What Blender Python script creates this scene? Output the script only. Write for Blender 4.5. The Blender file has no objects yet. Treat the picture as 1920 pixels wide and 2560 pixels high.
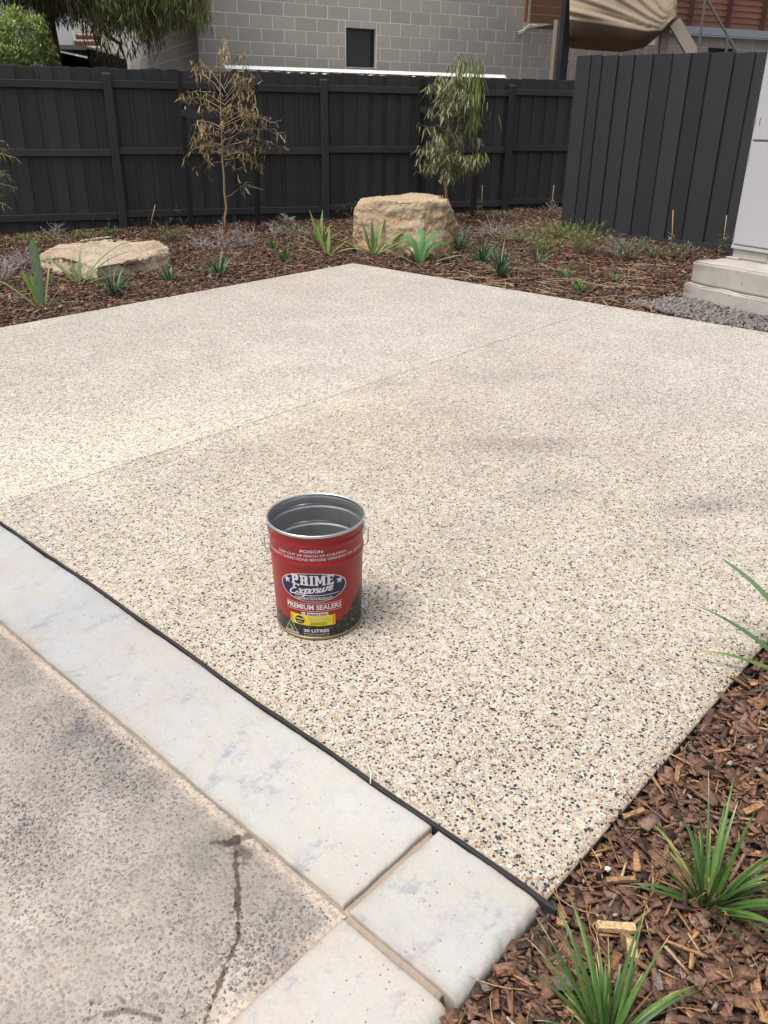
import bpy, bmesh, math, random
import numpy as np
from mathutils import Vector, Matrix, noise as mnoise

random.seed(7)
rng = np.random.default_rng(11)
scene = bpy.context.scene
COL = scene.collection

# ------------------------------------------------------------------ camera
F = 2060.0                       # focal length in pixels of the 1920 x 2560 photograph
CX, CY = 960.0, 1280.0
HORIZON, ROLL = 310.0, math.radians(0.8)
_dv = F * F / (CY - HORIZON)
_up = np.array([-math.tan(ROLL) * _dv / F, _dv / F, 1.0])
_up = -_up / np.linalg.norm(_up)                 # up, in camera axes (x right, y down, z forward)
_fw = np.array([0, 0, 1.0]); _Y = _fw - (_fw @ _up) * _up; _Y /= np.linalg.norm(_Y)
_X = np.cross(_Y, _up)
R = np.array([_X, _Y, _up])                      # world = R @ camera axes
cam_data = bpy.data.cameras.new("camera")
cam = bpy.data.objects.new("camera", cam_data)
COL.objects.link(cam)
cam_data.sensor_fit = 'HORIZONTAL'
cam_data.sensor_width = 36.0
cam_data.lens = 36.0 * F / 1920.0
cam_data.clip_start = 0.02
cam_data.clip_end = 600.0
_m = Matrix.Identity(4)
for i in range(3):
    _m[i][0] = R[i][0]; _m[i][1] = -R[i][1]; _m[i][2] = -R[i][2]
cam.matrix_world = _m
scene.camera = cam

# ------------------------------------------------------------------ daylight: thin bright overcast, sun high on the left, slightly behind the camera
SUN_EL, SUN_AZ = math.radians(67), math.radians(-118)      # azimuth from +Y towards +X
world = bpy.data.worlds.new("World"); scene.world = world; world.use_nodes = True
wn = world.node_tree.nodes; wl = world.node_tree.links
bg = wn["Background"]
sky = wn.new("ShaderNodeTexSky"); sky.sky_type = 'NISHITA'; sky.sun_disc = False
sky.sun_elevation = SUN_EL; sky.sun_rotation = SUN_AZ
sky.air_density = 1.0; sky.dust_density = 6.0; sky.ozone_density = 0.6
hs_ = wn.new("ShaderNodeHueSaturation"); hs_.inputs["Saturation"].default_value = 0.30
wl.new(sky.outputs[0], hs_.inputs["Color"]); wl.new(hs_.outputs[0], bg.inputs["Color"])
bg.inputs["Strength"].default_value = 0.15
sun_data = bpy.data.lights.new("sun", 'SUN'); sun_data.energy = 1.2; sun_data.angle = math.radians(16)
sun_data.color = (1.0, 0.972, 0.94)
sun = bpy.data.objects.new("sun", sun_data); COL.objects.link(sun)
_s = Vector((math.sin(SUN_AZ) * math.cos(SUN_EL), math.cos(SUN_AZ) * math.cos(SUN_EL), math.sin(SUN_EL)))
sun.rotation_euler = _s.to_track_quat('Z', 'Y').to_euler()
sun.location = (-6, -4, 12)
scene.view_settings.view_transform = 'Standard'
scene.view_settings.look = 'None'
scene.view_settings.exposure = 0.56
scene.view_settings.gamma = 1.0
scene.view_settings.use_curve_mapping = False

# ------------------------------------------------------------------ survey of the place (metres, camera at the origin)
N = np.array([-0.01052872, -0.02154878, 0.99971236])      # the slab's normal: the yard falls slightly towards the camera
HS = 1.49458                                              # camera height over the slab
O = np.array([0.33729818, 1.20300444, -1.46552684])       # near corner of the slab
E1 = np.array([0.67093883, 0.74115461, 0.02304174])       # along its right edge
E2 = np.array([-0.74143795, 0.67098844, 0.0066545])       # along the black joint strip

def ray(px, py):
    return R @ np.array([(px - CX) / F, (py - CY) / F, 1.0])
def on_slab(px, py, off=0.0):
    d = ray(px, py); return d * ((-HS + off) / (d @ N))
def at(px, py, y):
    d = ray(px, py); return d * (y / d[1])
def on_plane(px, py, P0, n):
    d = ray(px, py); return d * ((np.asarray(P0) @ n) / (d @ n))
def at_z(px, py, z):
    d = ray(px, py); return d * (z / d[2])
def loc3(a, b, c=0.0):
    return O + a * E1 + b * E2 + c * N
def to_local(P):
    q = np.asarray(P) - O
    return q @ E1, q @ E2
M_SLAB = Matrix(((E1[0], E2[0], N[0], O[0]), (E1[1], E2[1], N[1], O[1]), (E1[2], E2[2], N[2], O[2]), (0, 0, 0, 1)))
L1, L2 = 5.215, 5.64

def sstep(a, b, x):
    t = np.clip((x - a) / (b - a), 0, 1); return t * t * (3 - 2 * t)
def bed_off(x, y):
    """height of the mulch bed relative to the slab plane"""
    q = np.stack([x - O[0], y - O[1], 0 * x], -1)
    a = q @ E1; b = q @ E2
    d = np.hypot(np.maximum(np.maximum(-a, a - L1), 0), np.maximum(np.maximum(-b, b - L2), 0))
    bump = 0.010 * np.sin(x * 3.1 + 1.3 * np.sin(y * 2.3)) * np.sin(y * 2.7 + 0.7) + 0.006 * np.sin(x * 8.3 + y * 5.1)
    return -0.025 - 0.065 * sstep(0.3, 4.0, d) + bump * sstep(0.05, 0.5, d)
def plane_z(x, y, off):
    return (-HS + off - N[0] * x - N[1] * y) / N[2]
def bed_z(x, y):
    return float(plane_z(x, y, bed_off(np.float64(x), np.float64(y))))
def bed(px, py):
    """point of the mulch bed seen at a pixel of the photograph"""
    p = on_slab(px, py, -0.06)
    for _ in range(3):
        p = on_slab(px, py, float(bed_off(np.float64(p[0]), np.float64(p[1]))))
    return p

# ------------------------------------------------------------------ mesh helpers
def new_mesh(name, V, faces, cols=None, smooth=False):
    """faces: list of (n,k) integer arrays"""
    V = np.asarray(V, np.float32)
    me = bpy.data.meshes.new(name)
    me.vertices.add(len(V)); me.vertices.foreach_set("co", V.ravel())
    faces = [np.asarray(f, np.int32) for f in faces if len(f)]
    loops = np.concatenate([f.ravel() for f in faces])
    tot = np.concatenate([np.full(len(f), f.shape[1], np.int32) for f in faces])
    st = np.concatenate([[0], np.cumsum(tot)[:-1]]).astype(np.int32)
    me.loops.add(len(loops)); me.loops.foreach_set("vertex_index", loops)
    me.polygons.add(len(tot)); me.polygons.foreach_set("loop_start", st)
    try: me.polygons.foreach_set("loop_total", tot)
    except Exception: pass
    if smooth: me.polygons.foreach_set("use_smooth", np.ones(len(tot), bool))
    if cols is not None:
        c = np.ones((len(V), 4), np.float32); c[:, :cols.shape[1]] = cols
        at_ = me.attributes.new("col", 'FLOAT_COLOR', 'POINT'); at_.data.foreach_set("color", c.ravel())
    me.update(calc_edges=True); me.validate()
    return me

class MB:
    def __init__(self): self.v = []; self.f = []; self.c = []
    def add(self, vs, fs, col=(1, 1, 1)):
        b = len(self.v)
        self.v += [tuple(p) for p in vs]
        self.f += [tuple(i + b for i in f) for f in fs]
        if len(vs) and not np.isscalar(col[0]): self.c += [tuple(c) for c in col]
        else: self.c += [tuple(col)] * len(vs)
    def box(self, c, s, ax=None, col=(1, 1, 1)):
        """centre, full sizes, axes (rows)"""
        ax = np.eye(3) if ax is None else np.asarray(ax, float)
        c = np.asarray(c, float); h = np.asarray(s, float) / 2
        vs = [c + ax[0] * h[0] * i + ax[1] * h[1] * j + ax[2] * h[2] * k for k in (-1, 1) for j in (-1, 1) for i in (-1, 1)]
        self.add(vs, [(0, 2, 3, 1), (4, 5, 7, 6), (0, 1, 5, 4), (2, 6, 7, 3), (0, 4, 6, 2), (1, 3, 7, 5)], col)
    def tube(self, pts, rad, seg=6, col=(1, 1, 1), cap=True):
        pts = [np.asarray(p, float) for p in pts]; n = len(pts)
        rad = [rad] * n if np.isscalar(rad) else list(rad)
        vs = []; ref = np.array([0.31, 0.17, 0.93])
        for i, p in enumerate(pts):
            t = pts[min(i + 1, n - 1)] - pts[max(i - 1, 0)]; t /= (np.linalg.norm(t) + 1e-9)
            a = np.cross(t, ref); la = np.linalg.norm(a)
            if la < 0.15: a = np.cross(t, [1, 0, 0]); la = np.linalg.norm(a)
            a /= la; b = np.cross(t, a)
            for k in range(seg):
                w = 2 * math.pi * k / seg
                vs.append(p + rad[i] * (a * math.cos(w) + b * math.sin(w)))
        fs = [(i * seg + k, i * seg + (k + 1) % seg, (i + 1) * seg + (k + 1) % seg, (i + 1) * seg + k) for i in range(n - 1) for k in range(seg)]
        if cap: fs += [tuple(range(seg - 1, -1, -1)), tuple((n - 1) * seg + k for k in range(seg))]
        self.add(vs, fs, col)
    def mesh(self, name, smooth=False, org=None):
        me = bpy.data.meshes.new(name)
        v = np.asarray(self.v, float)
        if org is not None: v = v - np.asarray(org, float)
        me.from_pydata(v.tolist(), [], self.f)
        c = np.ones((len(v), 4), np.float32); c[:, :3] = np.asarray(self.c, np.float32)
        a = me.attributes.new("col", 'FLOAT_COLOR', 'POINT'); a.data.foreach_set("color", c.ravel())
        if smooth: me.polygons.foreach_set("use_smooth", np.ones(len(me.polygons), bool))
        me.update(); return me

def link(name, me, mat, parent=None, kind=None):
    o = bpy.data.objects.new(name, me); COL.objects.link(o)
    if mat is not None and len(me.materials) == 0: me.materials.append(mat)
    if parent is not None: o.parent = parent
    if kind: o["kind"] = kind
    return o
def root(name, loc, label, cat, group=None):
    o = bpy.data.objects.new(name, None); COL.objects.link(o)
    o.location = tuple(float(v) for v in loc); o.empty_display_size = 0.1
    o["label"] = label; o["category"] = cat
    if group: o["group"] = group
    return o
def base(o):
    """world position of an unrotated root or of a part of one"""
    p = np.zeros(3)
    while o is not None: p = p + np.array(o.location); o = o.parent
    return p
def part(name, mb, mat, parent, smooth=False, kind=None):
    return link(name, mb.mesh(name, smooth, base(parent)), mat, parent, kind)
def single(name, mb, mat, loc, label, cat, group=None, smooth=False):
    o = link(name, mb.mesh(name, smooth, loc), mat); o.location = tuple(float(v) for v in loc)
    o["label"] = label; o["category"] = cat
    if group: o["group"] = group
    return o
def bevel(o, w, seg=2):
    m = o.modifiers.new("bevel", 'BEVEL'); m.width = w; m.segments = seg; m.limit_method = 'ANGLE'; return o

# ------------------------------------------------------------------ material helpers
class NT:
    def __init__(self, name):
        self.m = bpy.data.materials.new(name); self.m.use_nodes = True
        self.n = self.m.node_tree.nodes; self.l = self.m.node_tree.links
        self.b = self.n["Principled BSDF"]
        self.tc = self.n.new("ShaderNodeTexCoord")
    def new(self, t, **k):
        x = self.n.new(t)
        for a, v in k.items(): setattr(x, a, v)
        return x
    def put(self, sock, v):
        if isinstance(v, bpy.types.NodeSocket): self.l.new(v, sock)
        elif isinstance(v, (tuple, list)) and len(v) == 3 and sock.type == 'RGBA': sock.default_value = (*v, 1)
        else: sock.default_value = v
    def noise(self, scale, detail=4, rough=0.55, vec=None, dist=0.0, out=0):
        x = self.new("ShaderNodeTexNoise"); x.inputs["Scale"].default_value = scale
        x.inputs["Detail"].default_value = detail; x.inputs["Roughness"].default_value = rough; x.inputs["Distortion"].default_value = dist
        self.l.new(vec or self.tc.outputs["Object"], x.inputs["Vector"]); return x.outputs[out]
    def voro(self, scale, feature='F1', vec=None, rnd=1.0):
        x = self.new("ShaderNodeTexVoronoi", feature=feature); x.inputs["Scale"].default_value = scale
        if "Randomness" in x.inputs: x.inputs["Randomness"].default_value = rnd
        self.l.new(vec or self.tc.outputs["Object"], x.inputs["Vector"]); return x
    def mapping(self, scale=(1, 1, 1), rot=(0, 0, 0), src="Object"):
        x = self.new("ShaderNodeMapping"); x.inputs["Scale"].default_value = scale; x.inputs["Rotation"].default_value = rot
        self.l.new(self.tc.outputs[src], x.inputs["Vector"]); return x.outputs[0]
    def ramp(self, fac, stops, interp='LINEAR'):
        x = self.new("ShaderNodeValToRGB"); x.color_ramp.interpolation = interp
        e = x.color_ramp.elements
        while len(e) < len(stops): e.new(0.5)
        for i, (p, c) in enumerate(stops):
            e[i].position = p; e[i].color = (*c, 1) if len(c) == 3 else c
        self.put(x.inputs[0], fac); return x.outputs[0]
    def sm(self, v, a, b):
        x = self.new("ShaderNodeMapRange", interpolation_type='SMOOTHSTEP'); self.put(x.inputs[0], v)
        x.inputs[1].default_value = a; x.inputs[2].default_value = b; return x.outputs[0]
    def mix(self, fac, a, b, mode='MIX'):
        x = self.new("ShaderNodeMix", data_type='RGBA', blend_type=mode)
        self.put(x.inputs[0], fac); self.put(x.inputs[6], a); self.put(x.inputs[7], b); return x.outputs[2]
    def math(self, op, a, b=0.0):
        x = self.new("ShaderNodeMath", operation=op); self.put(x.inputs[0], a); self.put(x.inputs[1], b); return x.outputs[0]
    def attr(self, name="col"):
        x = self.new("ShaderNodeAttribute"); x.attribute_name = name; return x.outputs["Color"]
    def rand(self):
        return self.new("ShaderNodeObjectInfo").outputs["Random"]
    def bump(self, h, strength=0.3, dist=0.01):
        x = self.new("ShaderNodeBump"); x.inputs["Strength"].default_value = strength; x.inputs["Distance"].default_value = dist
        self.put(x.inputs["Height"], h); self.l.new(x.outputs[0], self.b.inputs["Normal"])
    def done(self, col, rough=0.7, metal=0.0, spec=0.4):
        self.put(self.b.inputs["Base Color"], col); self.put(self.b.inputs["Roughness"], rough)
        self.put(self.b.inputs["Metallic"], metal); self.b.inputs["Specular IOR Level"].default_value = spec
        return self.m

def simple(name, col, rough=0.6, var=0.15, scale=8, bump=0.1, bscale=60, metal=0.0, spec=0.4):
    t = NT(name); n = t.noise(scale, 5)
    c = t.mix(n, tuple(v * (1 - var) for v in col), tuple(min(1, v * (1 + var)) for v in col))
    if bump: t.bump(t.noise(bscale, 3), bump, 0.004)
    return t.done(c, rough, metal, spec)

def attr_mat(name, rough=0.7, var=0.25, scale=120, spec=0.35, bump=0.2, trans=0.0):
    t = NT(name); n = t.noise(scale, 3)
    c = t.mix(t.sm(n, 0.3, 0.7), t.mix(1.0, t.attr(), (1 - var,) * 3, 'MULTIPLY'), t.mix(1.0, t.attr(), (1 + var,) * 3, 'MULTIPLY'))
    if bump: t.bump(n, bump, 0.002)
    m = t.done(c, rough, 0, spec)
    if trans:
        tr = t.new("ShaderNodeBsdfTranslucent"); t.put(tr.inputs[0], c)
        mx = t.new("ShaderNodeMixShader"); mx.inputs[0].default_value = trans
        t.l.new(t.b.outputs[0], mx.inputs[1]); t.l.new(tr.outputs[0], mx.inputs[2])
        t.l.new(mx.outputs[0], t.n["Material Output"].inputs[0])
    return m

def paint_wood(name, col, rough=0.55):
    t = NT(name)
    g = t.noise(3.0, 6, 0.65, t.mapping((55, 55, 1.6)))
    big = t.noise(1.7, 3)
    c = t.mix(t.sm(big, 0.3, 0.75), tuple(v * 0.85 for v in col), tuple(v * 1.2 for v in col))
    c = t.mix(t.rand(), tuple(v * 0.8 for v in col), c)
    c = t.mix(t.math('MULTIPLY', t.rand(), 0.6), c, tuple(v * 1.3 for v in col))
    c = t.mix(t.math('MULTIPLY', t.sm(g, 0.55, 0.8), 0.5), c, tuple(v * 1.8 for v in col))
    t.bump(g, 0.45, 0.004)
    return t.done(c, rough, 0, 0.35)

def block_mat(name, tint=1.0):
    t = NT(name)
    r = t.rand()
    c = t.ramp(r, [(0.0, (0.335 * tint, 0.312 * tint, 0.285 * tint)), (0.35, (0.365 * tint, 0.34 * tint, 0.31 * tint)), (0.7, (0.39 * tint, 0.36 * tint, 0.325 * tint)), (1.0, (0.35 * tint, 0.335 * tint, 0.315 * tint))])
    n = t.noise(5, 5); f = t.noise(140, 2)
    c = t.mix(t.math('MULTIPLY', t.sm(n, 0.35, 0.8), 0.35), c, (0.33 * tint, 0.31 * tint, 0.28 * tint))
    c = t.mix(t.math('MULTIPLY', t.sm(f, 0.55, 0.75), 0.4), c, (0.12 * tint, 0.11 * tint, 0.095 * tint))
    t.bump(f, 0.4, 0.004)
    return t.done(c, 0.9, 0, 0.2)

M = {}
M['charcoal'] = paint_wood('charcoal_paint', (0.032, 0.032, 0.034))
M['charcoal2'] = paint_wood('charcoal_paint_facing', (0.0265, 0.0275, 0.0305))
M['stake'] = paint_wood('black_timber', (0.007, 0.007, 0.0075))
M['stake_brown'] = paint_wood('red_brown_timber', (0.02, 0.011, 0.009))
M['rubber'] = simple('black_rubber', (0.012, 0.012, 0.013), 0.45)
M['block'] = block_mat('grey_brown_block')
M['mortar'] = simple('pale_mortar', (0.64, 0.60, 0.55), 0.95, 0.15, 20, 0.3, 120)
M['chip'] = attr_mat('bark', 0.75, 0.35, 160, 0.3, 0.4)
M['peb'] = attr_mat('pebble', 0.42, 0.12, 300, 0.45, 0.1)
M['grav'] = attr_mat('gravel', 0.85, 0.25, 200, 0.25, 0.3)
M['leaf'] = attr_mat('leaf', 0.42, 0.14, 60, 0.4, 0.1, 0.22)
M['dryleaf'] = attr_mat('dry_leaf', 0.6, 0.2, 80, 0.25, 0.1, 0.25)
M['bark'] = simple('young_bark', (0.27, 0.2, 0.13), 0.8, 0.35, 30, 0.3, 90)
M['twig'] = attr_mat('twig', 0.8, 0.2, 80, 0.2, 0.2)
M['gumbark'] = simple('reddish_bark', (0.12, 0.062, 0.042), 0.9, 0.4, 9, 0.6, 40)
M['white_metal'] = simple('white_roofing', (0.8, 0.79, 0.75), 0.4, 0.05)
M['dark_glass'] = simple('dark_window_pane', (0.035, 0.036, 0.039), 0.3, 0.15, 3, 0.05)
M['frame'] = simple('black_frame', (0.015, 0.015, 0.016), 0.4)
M['cream_pipe'] = simple('cream_plastic', (0.6, 0.58, 0.52), 0.4, 0.06)
M['brown_board'] = paint_wood('brown_stained_board', (0.17, 0.082, 0.042), 0.6)
M['red_board'] = paint_wood('red_brown_board', (0.2, 0.088, 0.062), 0.65)
M['red_batten'] = paint_wood('dark_red_batten', (0.085, 0.032, 0.025), 0.65)
M['bluegrey'] = simple('blue_grey_steel', (0.27, 0.32, 0.36), 0.5, 0.06)
M['steel'] = simple('dull_steel', (0.16, 0.15, 0.145), 0.5, 0.2, 20, 0.1, 60, 0.5)
M['weathered'] = paint_wood('weathered_timber', (0.24, 0.205, 0.165), 0.8)
M['black_steel'] = simple('black_downpipe', (0.02, 0.021, 0.025), 0.45, 0.1)
M['cabinet'] = simple('pale_grey_powder_coat', (0.40, 0.40, 0.405), 0.38, 0.025, 3, 0.03, 300)
M['latch'] = simple('grey_recess', (0.2, 0.2, 0.2), 0.5)
M['dirt'] = simple('dark_soil', (0.06, 0.037, 0.026), 0.95, 0.4, 14, 0.5, 50)
M['sand'] = simple('joint_sand', (0.31, 0.25, 0.195), 0.95, 0.25, 40, 0.7, 220)
M['dark_base'] = simple('dark_base_concrete', (0.05, 0.052, 0.055), 0.8, 0.3, 10, 0.3)  # dark tone of the recessed base under the plinth step
M['bamboo'] = simple('bamboo_cane', (0.36, 0.24, 0.12), 0.6, 0.25, 30, 0.1)
M['cord'] = simple('cream_cord', (0.62, 0.6, 0.45), 0.7, 0.1)
M['strip'] = simple('black_joint_foam', (0.021, 0.021, 0.023), 0.75, 0.35, 30, 0.4, 150)
M['tile'] = simple('brown_roof_tile', (0.16, 0.075, 0.05), 0.8, 0.3, 12, 0.3)
M['dark_void'] = simple('unlit_interior_dark', (0.012, 0.012, 0.012), 0.9)  # near-black colour stands in for shade inside the shed and the opening

def tarp_mat():
    t = NT('tan_shade_cloth')
    n = t.noise(2.4, 5); w = t.noise(260, 1)
    c = t.mix(n, (0.25, 0.195, 0.14), (0.36, 0.29, 0.215))
    c = t.mix(t.math('MULTIPLY', w, 0.3), c, (0.12, 0.085, 0.055))
    t.bump(t.noise(3, 3, 0.5, t.mapping((1, 1, 0.6), (0, 0.5, 0))), 0.25, 0.04)
    return t.done(c, 1.0, 0, 0.0)
M['tarp'] = tarp_mat()

def concrete_mat():
    t = NT('cast_concrete')
    n = t.noise(4, 6); f = t.noise(60, 4)
    c = t.mix(t.sm(n, 0.3, 0.7), (0.34, 0.31, 0.275), (0.42, 0.39, 0.345))
    h = t.sm(t.noise(22, 3, 0.5), 0.66, 0.74)
    c = t.mix(t.math('MULTIPLY', h, 0.5), c, (0.17, 0.16, 0.145))
    t.bump(t.math('SUBTRACT', f, t.math('MULTIPLY', h, 1.5)), 0.35, 0.006)
    return t.done(c, 0.85, 0, 0.25)
M['concrete'] = concrete_mat()

PALETTE = [(0.15, (0.018, 0.018, 0.021)), (0.25, (0.030, 0.031, 0.040)), (0.28, (0.055, 0.057, 0.08)), (0.325, (0.25, 0.12, 0.075)), (0.40, (0.37, 0.23, 0.145)),
           (0.48, (0.40, 0.325, 0.26)), (0.62, (0.46, 0.405, 0.325)), (0.74, (0.51, 0.46, 0.37)), (0.85, (0.57, 0.54, 0.48)), (0.92, (0.66, 0.65, 0.62)), (1.0, (0.30, 0.295, 0.285))]
MATRIX = (0.415, 0.382, 0.33)

def aggregate_mat():
    t = NT('exposed_aggregate')
    vec = t.mapping((1, 1, 0.02))
    wob = t.noise(60, 2, 0.5, vec, out=1)
    wv = t.new("ShaderNodeVectorMath", operation='MULTIPLY_ADD')
    t.l.new(wob, wv.inputs[0]); wv.inputs[1].default_value = (0.006,) * 3; t.l.new(vec, wv.inputs[2])
    v = t.voro(92, 'F1', wv.outputs[0], 1.0)
    v2 = t.voro(170, 'F1', wv.outputs[0], 1.0)
    def stones(v, r0, r1, shift):
        sep = t.new("ShaderNodeSeparateColor"); t.l.new(v.outputs["Color"], sep.inputs[0])
        stops = []; prev = 0.0
        for lim, c in PALETTE:
            stops.append((max(0, prev + (0 if prev == 0 else shift)), c)); prev = lim
        col = t.ramp(sep.outputs[0], stops, 'CONSTANT')
        size = t.math('ADD', t.math('MULTIPLY', sep.outputs[1], 0.22), 0.0)
        d = t.math('ADD', v.outputs["Distance"], size)
        return col, t.sm(d, r1, r0)
    c1, m1 = stones(v, 0.40, 0.56, 0.0)
    c2, m2 = stones(v2, 0.38, 0.56, 0.0)
    sandn = t.noise(420, 2)
    base_c = t.mix(sandn, tuple(x * 0.8 for x in MATRIX), tuple(x * 1.15 for x in MATRIX))
    c = t.mix(m2, base_c, c2)
    c = t.mix(m1, c, c1)
    cl = t.ramp(t.noise(34, 3, 0.65, vec), [(0.3, (0.74, 0.73, 0.72)), (0.5, (1.0, 1.0, 1.0)), (0.7, (1.16, 1.15, 1.13))])
    c = t.mix(1.0, c, cl, 'MULTIPLY')
    c = t.mix(1.0, c, t.attr("col"), 'MULTIPLY')
    h = t.math('ADD', t.math('MULTIPLY', m1, 1.0), t.math('MULTIPLY', m2, 0.5))
    t.bump(h, 0.35, 0.002)
    return t.done(c, 0.55, 0, 0.4)
M['agg'] = aggregate_mat()

def old_drive_mat():
    t = NT('old_dark_aggregate')
    vec = t.mapping((1, 1, 0.02))
    wv = t.new("ShaderNodeVectorMath", operation='MULTIPLY_ADD')
    t.l.new(t.noise(90, 3, 0.6, vec, out=1), wv.inputs[0]); wv.inputs[1].default_value = (0.008,) * 3; t.l.new(vec, wv.inputs[2])
    v = t.voro(105, 'F1', wv.outputs[0]); v2 = t.voro(210, 'F1', wv.outputs[0])
    sep = t.new("ShaderNodeSeparateColor"); t.l.new(v.outputs["Color"], sep.inputs[0])
    st = t.ramp(sep.outputs[0], [(0, (0.115, 0.105, 0.105)), (0.3, (0.15, 0.138, 0.132)), (0.6, (0.19, 0.172, 0.158)), (0.85, (0.235, 0.208, 0.182)), (1.0, (0.13, 0.12, 0.115))])
    d = t.math('ADD', v.outputs["Distance"], t.math('MULTIPLY', sep.outputs[1], 0.3))
    m = t.sm(d, 0.70, 0.48)
    m2 = t.sm(v2.outputs["Distance"], 0.5, 0.3)
    n = t.noise(9, 6, 0.62)
    base_c = t.mix(t.sm(n, 0.3, 0.7), (0.255, 0.222, 0.187), (0.335, 0.295, 0.25))
    c = t.mix(t.math('MULTIPLY', m2, 0.6), base_c, (0.19, 0.17, 0.15))
    c = t.mix(t.math('MULTIPLY', m, 0.7), c, st)
    film = t.sm(t.noise(12, 7, 0.65), 0.52, 0.70)
    c = t.mix(t.math('MULTIPLY', film, 0.65), c, (0.30, 0.262, 0.225))
    c = t.mix(1.0, c, t.attr("col"), 'MULTIPLY')
    t.bump(t.math('ADD', m, t.noise(260, 3)), 0.4, 0.0025)
    return t.done(c, 0.66, 0, 0.35)
M['drive'] = old_drive_mat()

def paver_mat():
    t = NT('pale_mottled_edging')
    n = t.noise(4, 6, 0.6, dist=0.4); n2 = t.noise(18, 7, 0.68); fine = t.noise(150, 4, 0.7)
    c = t.mix(t.sm(n, 0.3, 0.7), (0.455, 0.42, 0.37), (0.445, 0.444, 0.435))
    c = t.mix(t.math('MULTIPLY', t.sm(n2, 0.46, 0.70), 0.6), c, (0.385, 0.385, 0.38))
    sm1 = t.noise(6.5, 7, 0.7, t.mapping((1.0, 1.8, 1), (0, 0, 0.6)), 0.3)
    sm2 = t.noise(60, 5, 0.75)
    c = t.mix(t.math('MULTIPLY', t.sm(t.math('ADD', sm1, t.math('MULTIPLY', t.math('SUBTRACT', sm2, 0.5), 0.35)), 0.54, 0.69), 0.8), c, (0.27, 0.29, 0.335))
    pink = t.noise(3.1, 5, 0.6); c = t.mix(t.math('MULTIPLY', t.sm(pink, 0.52, 0.75), 0.45), c, (0.44, 0.36, 0.30))
    c = t.mix(t.math('MULTIPLY', t.sm(fine, 0.5, 0.72), 0.35), c, (0.30, 0.285, 0.265))
    c = t.mix(t.math('MULTIPLY', t.sm(t.noise(95, 3, 0.6), 0.56, 0.7), 0.3), c, (0.56, 0.54, 0.5))
    sp = t.voro(60); sel = t.new("ShaderNodeSeparateColor"); t.l.new(sp.outputs["Color"], sel.inputs[0])
    spc = t.sm(sp.outputs["Distance"], 0.16, 0.06)
    pit = t.math('MULTIPLY', spc, t.math('GREATER_THAN', sel.outputs[0], 0.7))
    c = t.mix(t.math('MULTIPLY', pit, 0.85), c, (0.13, 0.12, 0.115))
    c = t.mix(1.0, c, t.attr("col"), 'MULTIPLY')
    t.bump(t.math('SUBTRACT', t.math('ADD', n2, t.math('MULTIPLY', fine, 0.6)), t.math('MULTIPLY', pit, 2.0)), 0.4, 0.004)
    return t.done(c, 0.7, 0, 0.3)
M['paver'] = paver_mat()

def rock_mat(name, a, b, c3, stain):
    t = NT(name)
    n = t.noise(3.0, 8, 0.62, dist=0.5); f = t.noise(26, 6, 0.65)
    st = t.noise(3.2, 6, 0.6, t.mapping((1, 1, 2.6), (0.2, 0.1, 0)), 0.8)
    c = t.mix(t.sm(n, 0.35, 0.68), a, b)
    c = t.mix(t.math('MULTIPLY', t.sm(f, 0.5, 0.72), 0.6), c, c3)
    geo = t.new("ShaderNodeSeparateXYZ"); t.l.new(t.tc.outputs["Object"], geo.inputs[0])
    c = t.mix(t.math('MULTIPLY', t.sm(st, 0.5, 0.68), 0.75), c, stain)
    soil = t.sm(t.math('ADD', geo.outputs[2], t.math('MULTIPLY', t.noise(7, 5, 0.65), 0.22)), 0.26, 0.08)  # soil stain that also darkens the front faces in place of shade
    c = t.mix(t.math('MULTIPLY', soil, 0.6), c, (0.17, 0.11, 0.07))
    crk = t.sm(t.noise(4.5, 9, 0.7, dist=1.5), 0.60, 0.66)
    c = t.mix(t.math('MULTIPLY', crk, 0.45), c, tuple(v * 0.45 for v in a))
    lich = t.sm(t.noise(5.3, 3, 0.5), 0.68, 0.72)
    c = t.mix(t.math('MULTIPLY', lich, 0.7), c, (0.5, 0.26, 0.06))
    t.bump(t.math('ADD', t.math('MULTIPLY', t.noise(9, 7, 0.65), 1.5), f), 0.75, 0.03)
    return t.done(c, 0.85, 0, 0.2)
M['rock1'] = rock_mat('cream_sandstone', (0.35, 0.265, 0.185), (0.45, 0.37, 0.285), (0.53, 0.47, 0.39), (0.25, 0.175, 0.11))
M['rock2'] = rock_mat('ochre_sandstone', (0.36, 0.265, 0.165), (0.43, 0.34, 0.235), (0.50, 0.42, 0.31), (0.46, 0.255, 0.115))

# ------------------------------------------------------------------ ground
def inside_hard(x, y, pad=0.0):
    q = np.stack([x - O[0], y - O[1], 0 * x], -1); a = q @ E1; b = q @ E2
    slab = (a > -0.02 - pad) & (a < L1 + pad) & (b > -pad) & (b < L2 + pad)
    edging = (a > -3.2) & (a < 0.02) & (b > -pad) & (b < 6.0)
    return slab | edging
xs = np.unique(np.round(np.concatenate([np.arange(-9, 9.01, 0.075), np.linspace(-60, -9, 18), np.linspace(9, 60, 18)]), 4))
ys = np.unique(np.round(np.concatenate([np.arange(-0.5, 17.01, 0.075), np.linspace(-40, -0.5, 14), np.linspace(17, 90, 20)]), 4))
gx, gy = np.meshgrid(xs, ys, indexing='ij')
off = bed_off(gx, gy); off = np.where(inside_hard(gx, gy, -0.04), -0.16, off)
off = off - 0.012
gz = plane_z(gx, gy, off)
far = sstep(17, 40, np.hypot(gx, gy)); gz = gz * (1 - far) + (-1.5) * far
V = np.stack([gx, gy, gz], -1).reshape(-1, 3)
ii = np.arange(len(xs) * len(ys)).reshape(len(xs), len(ys))
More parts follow.
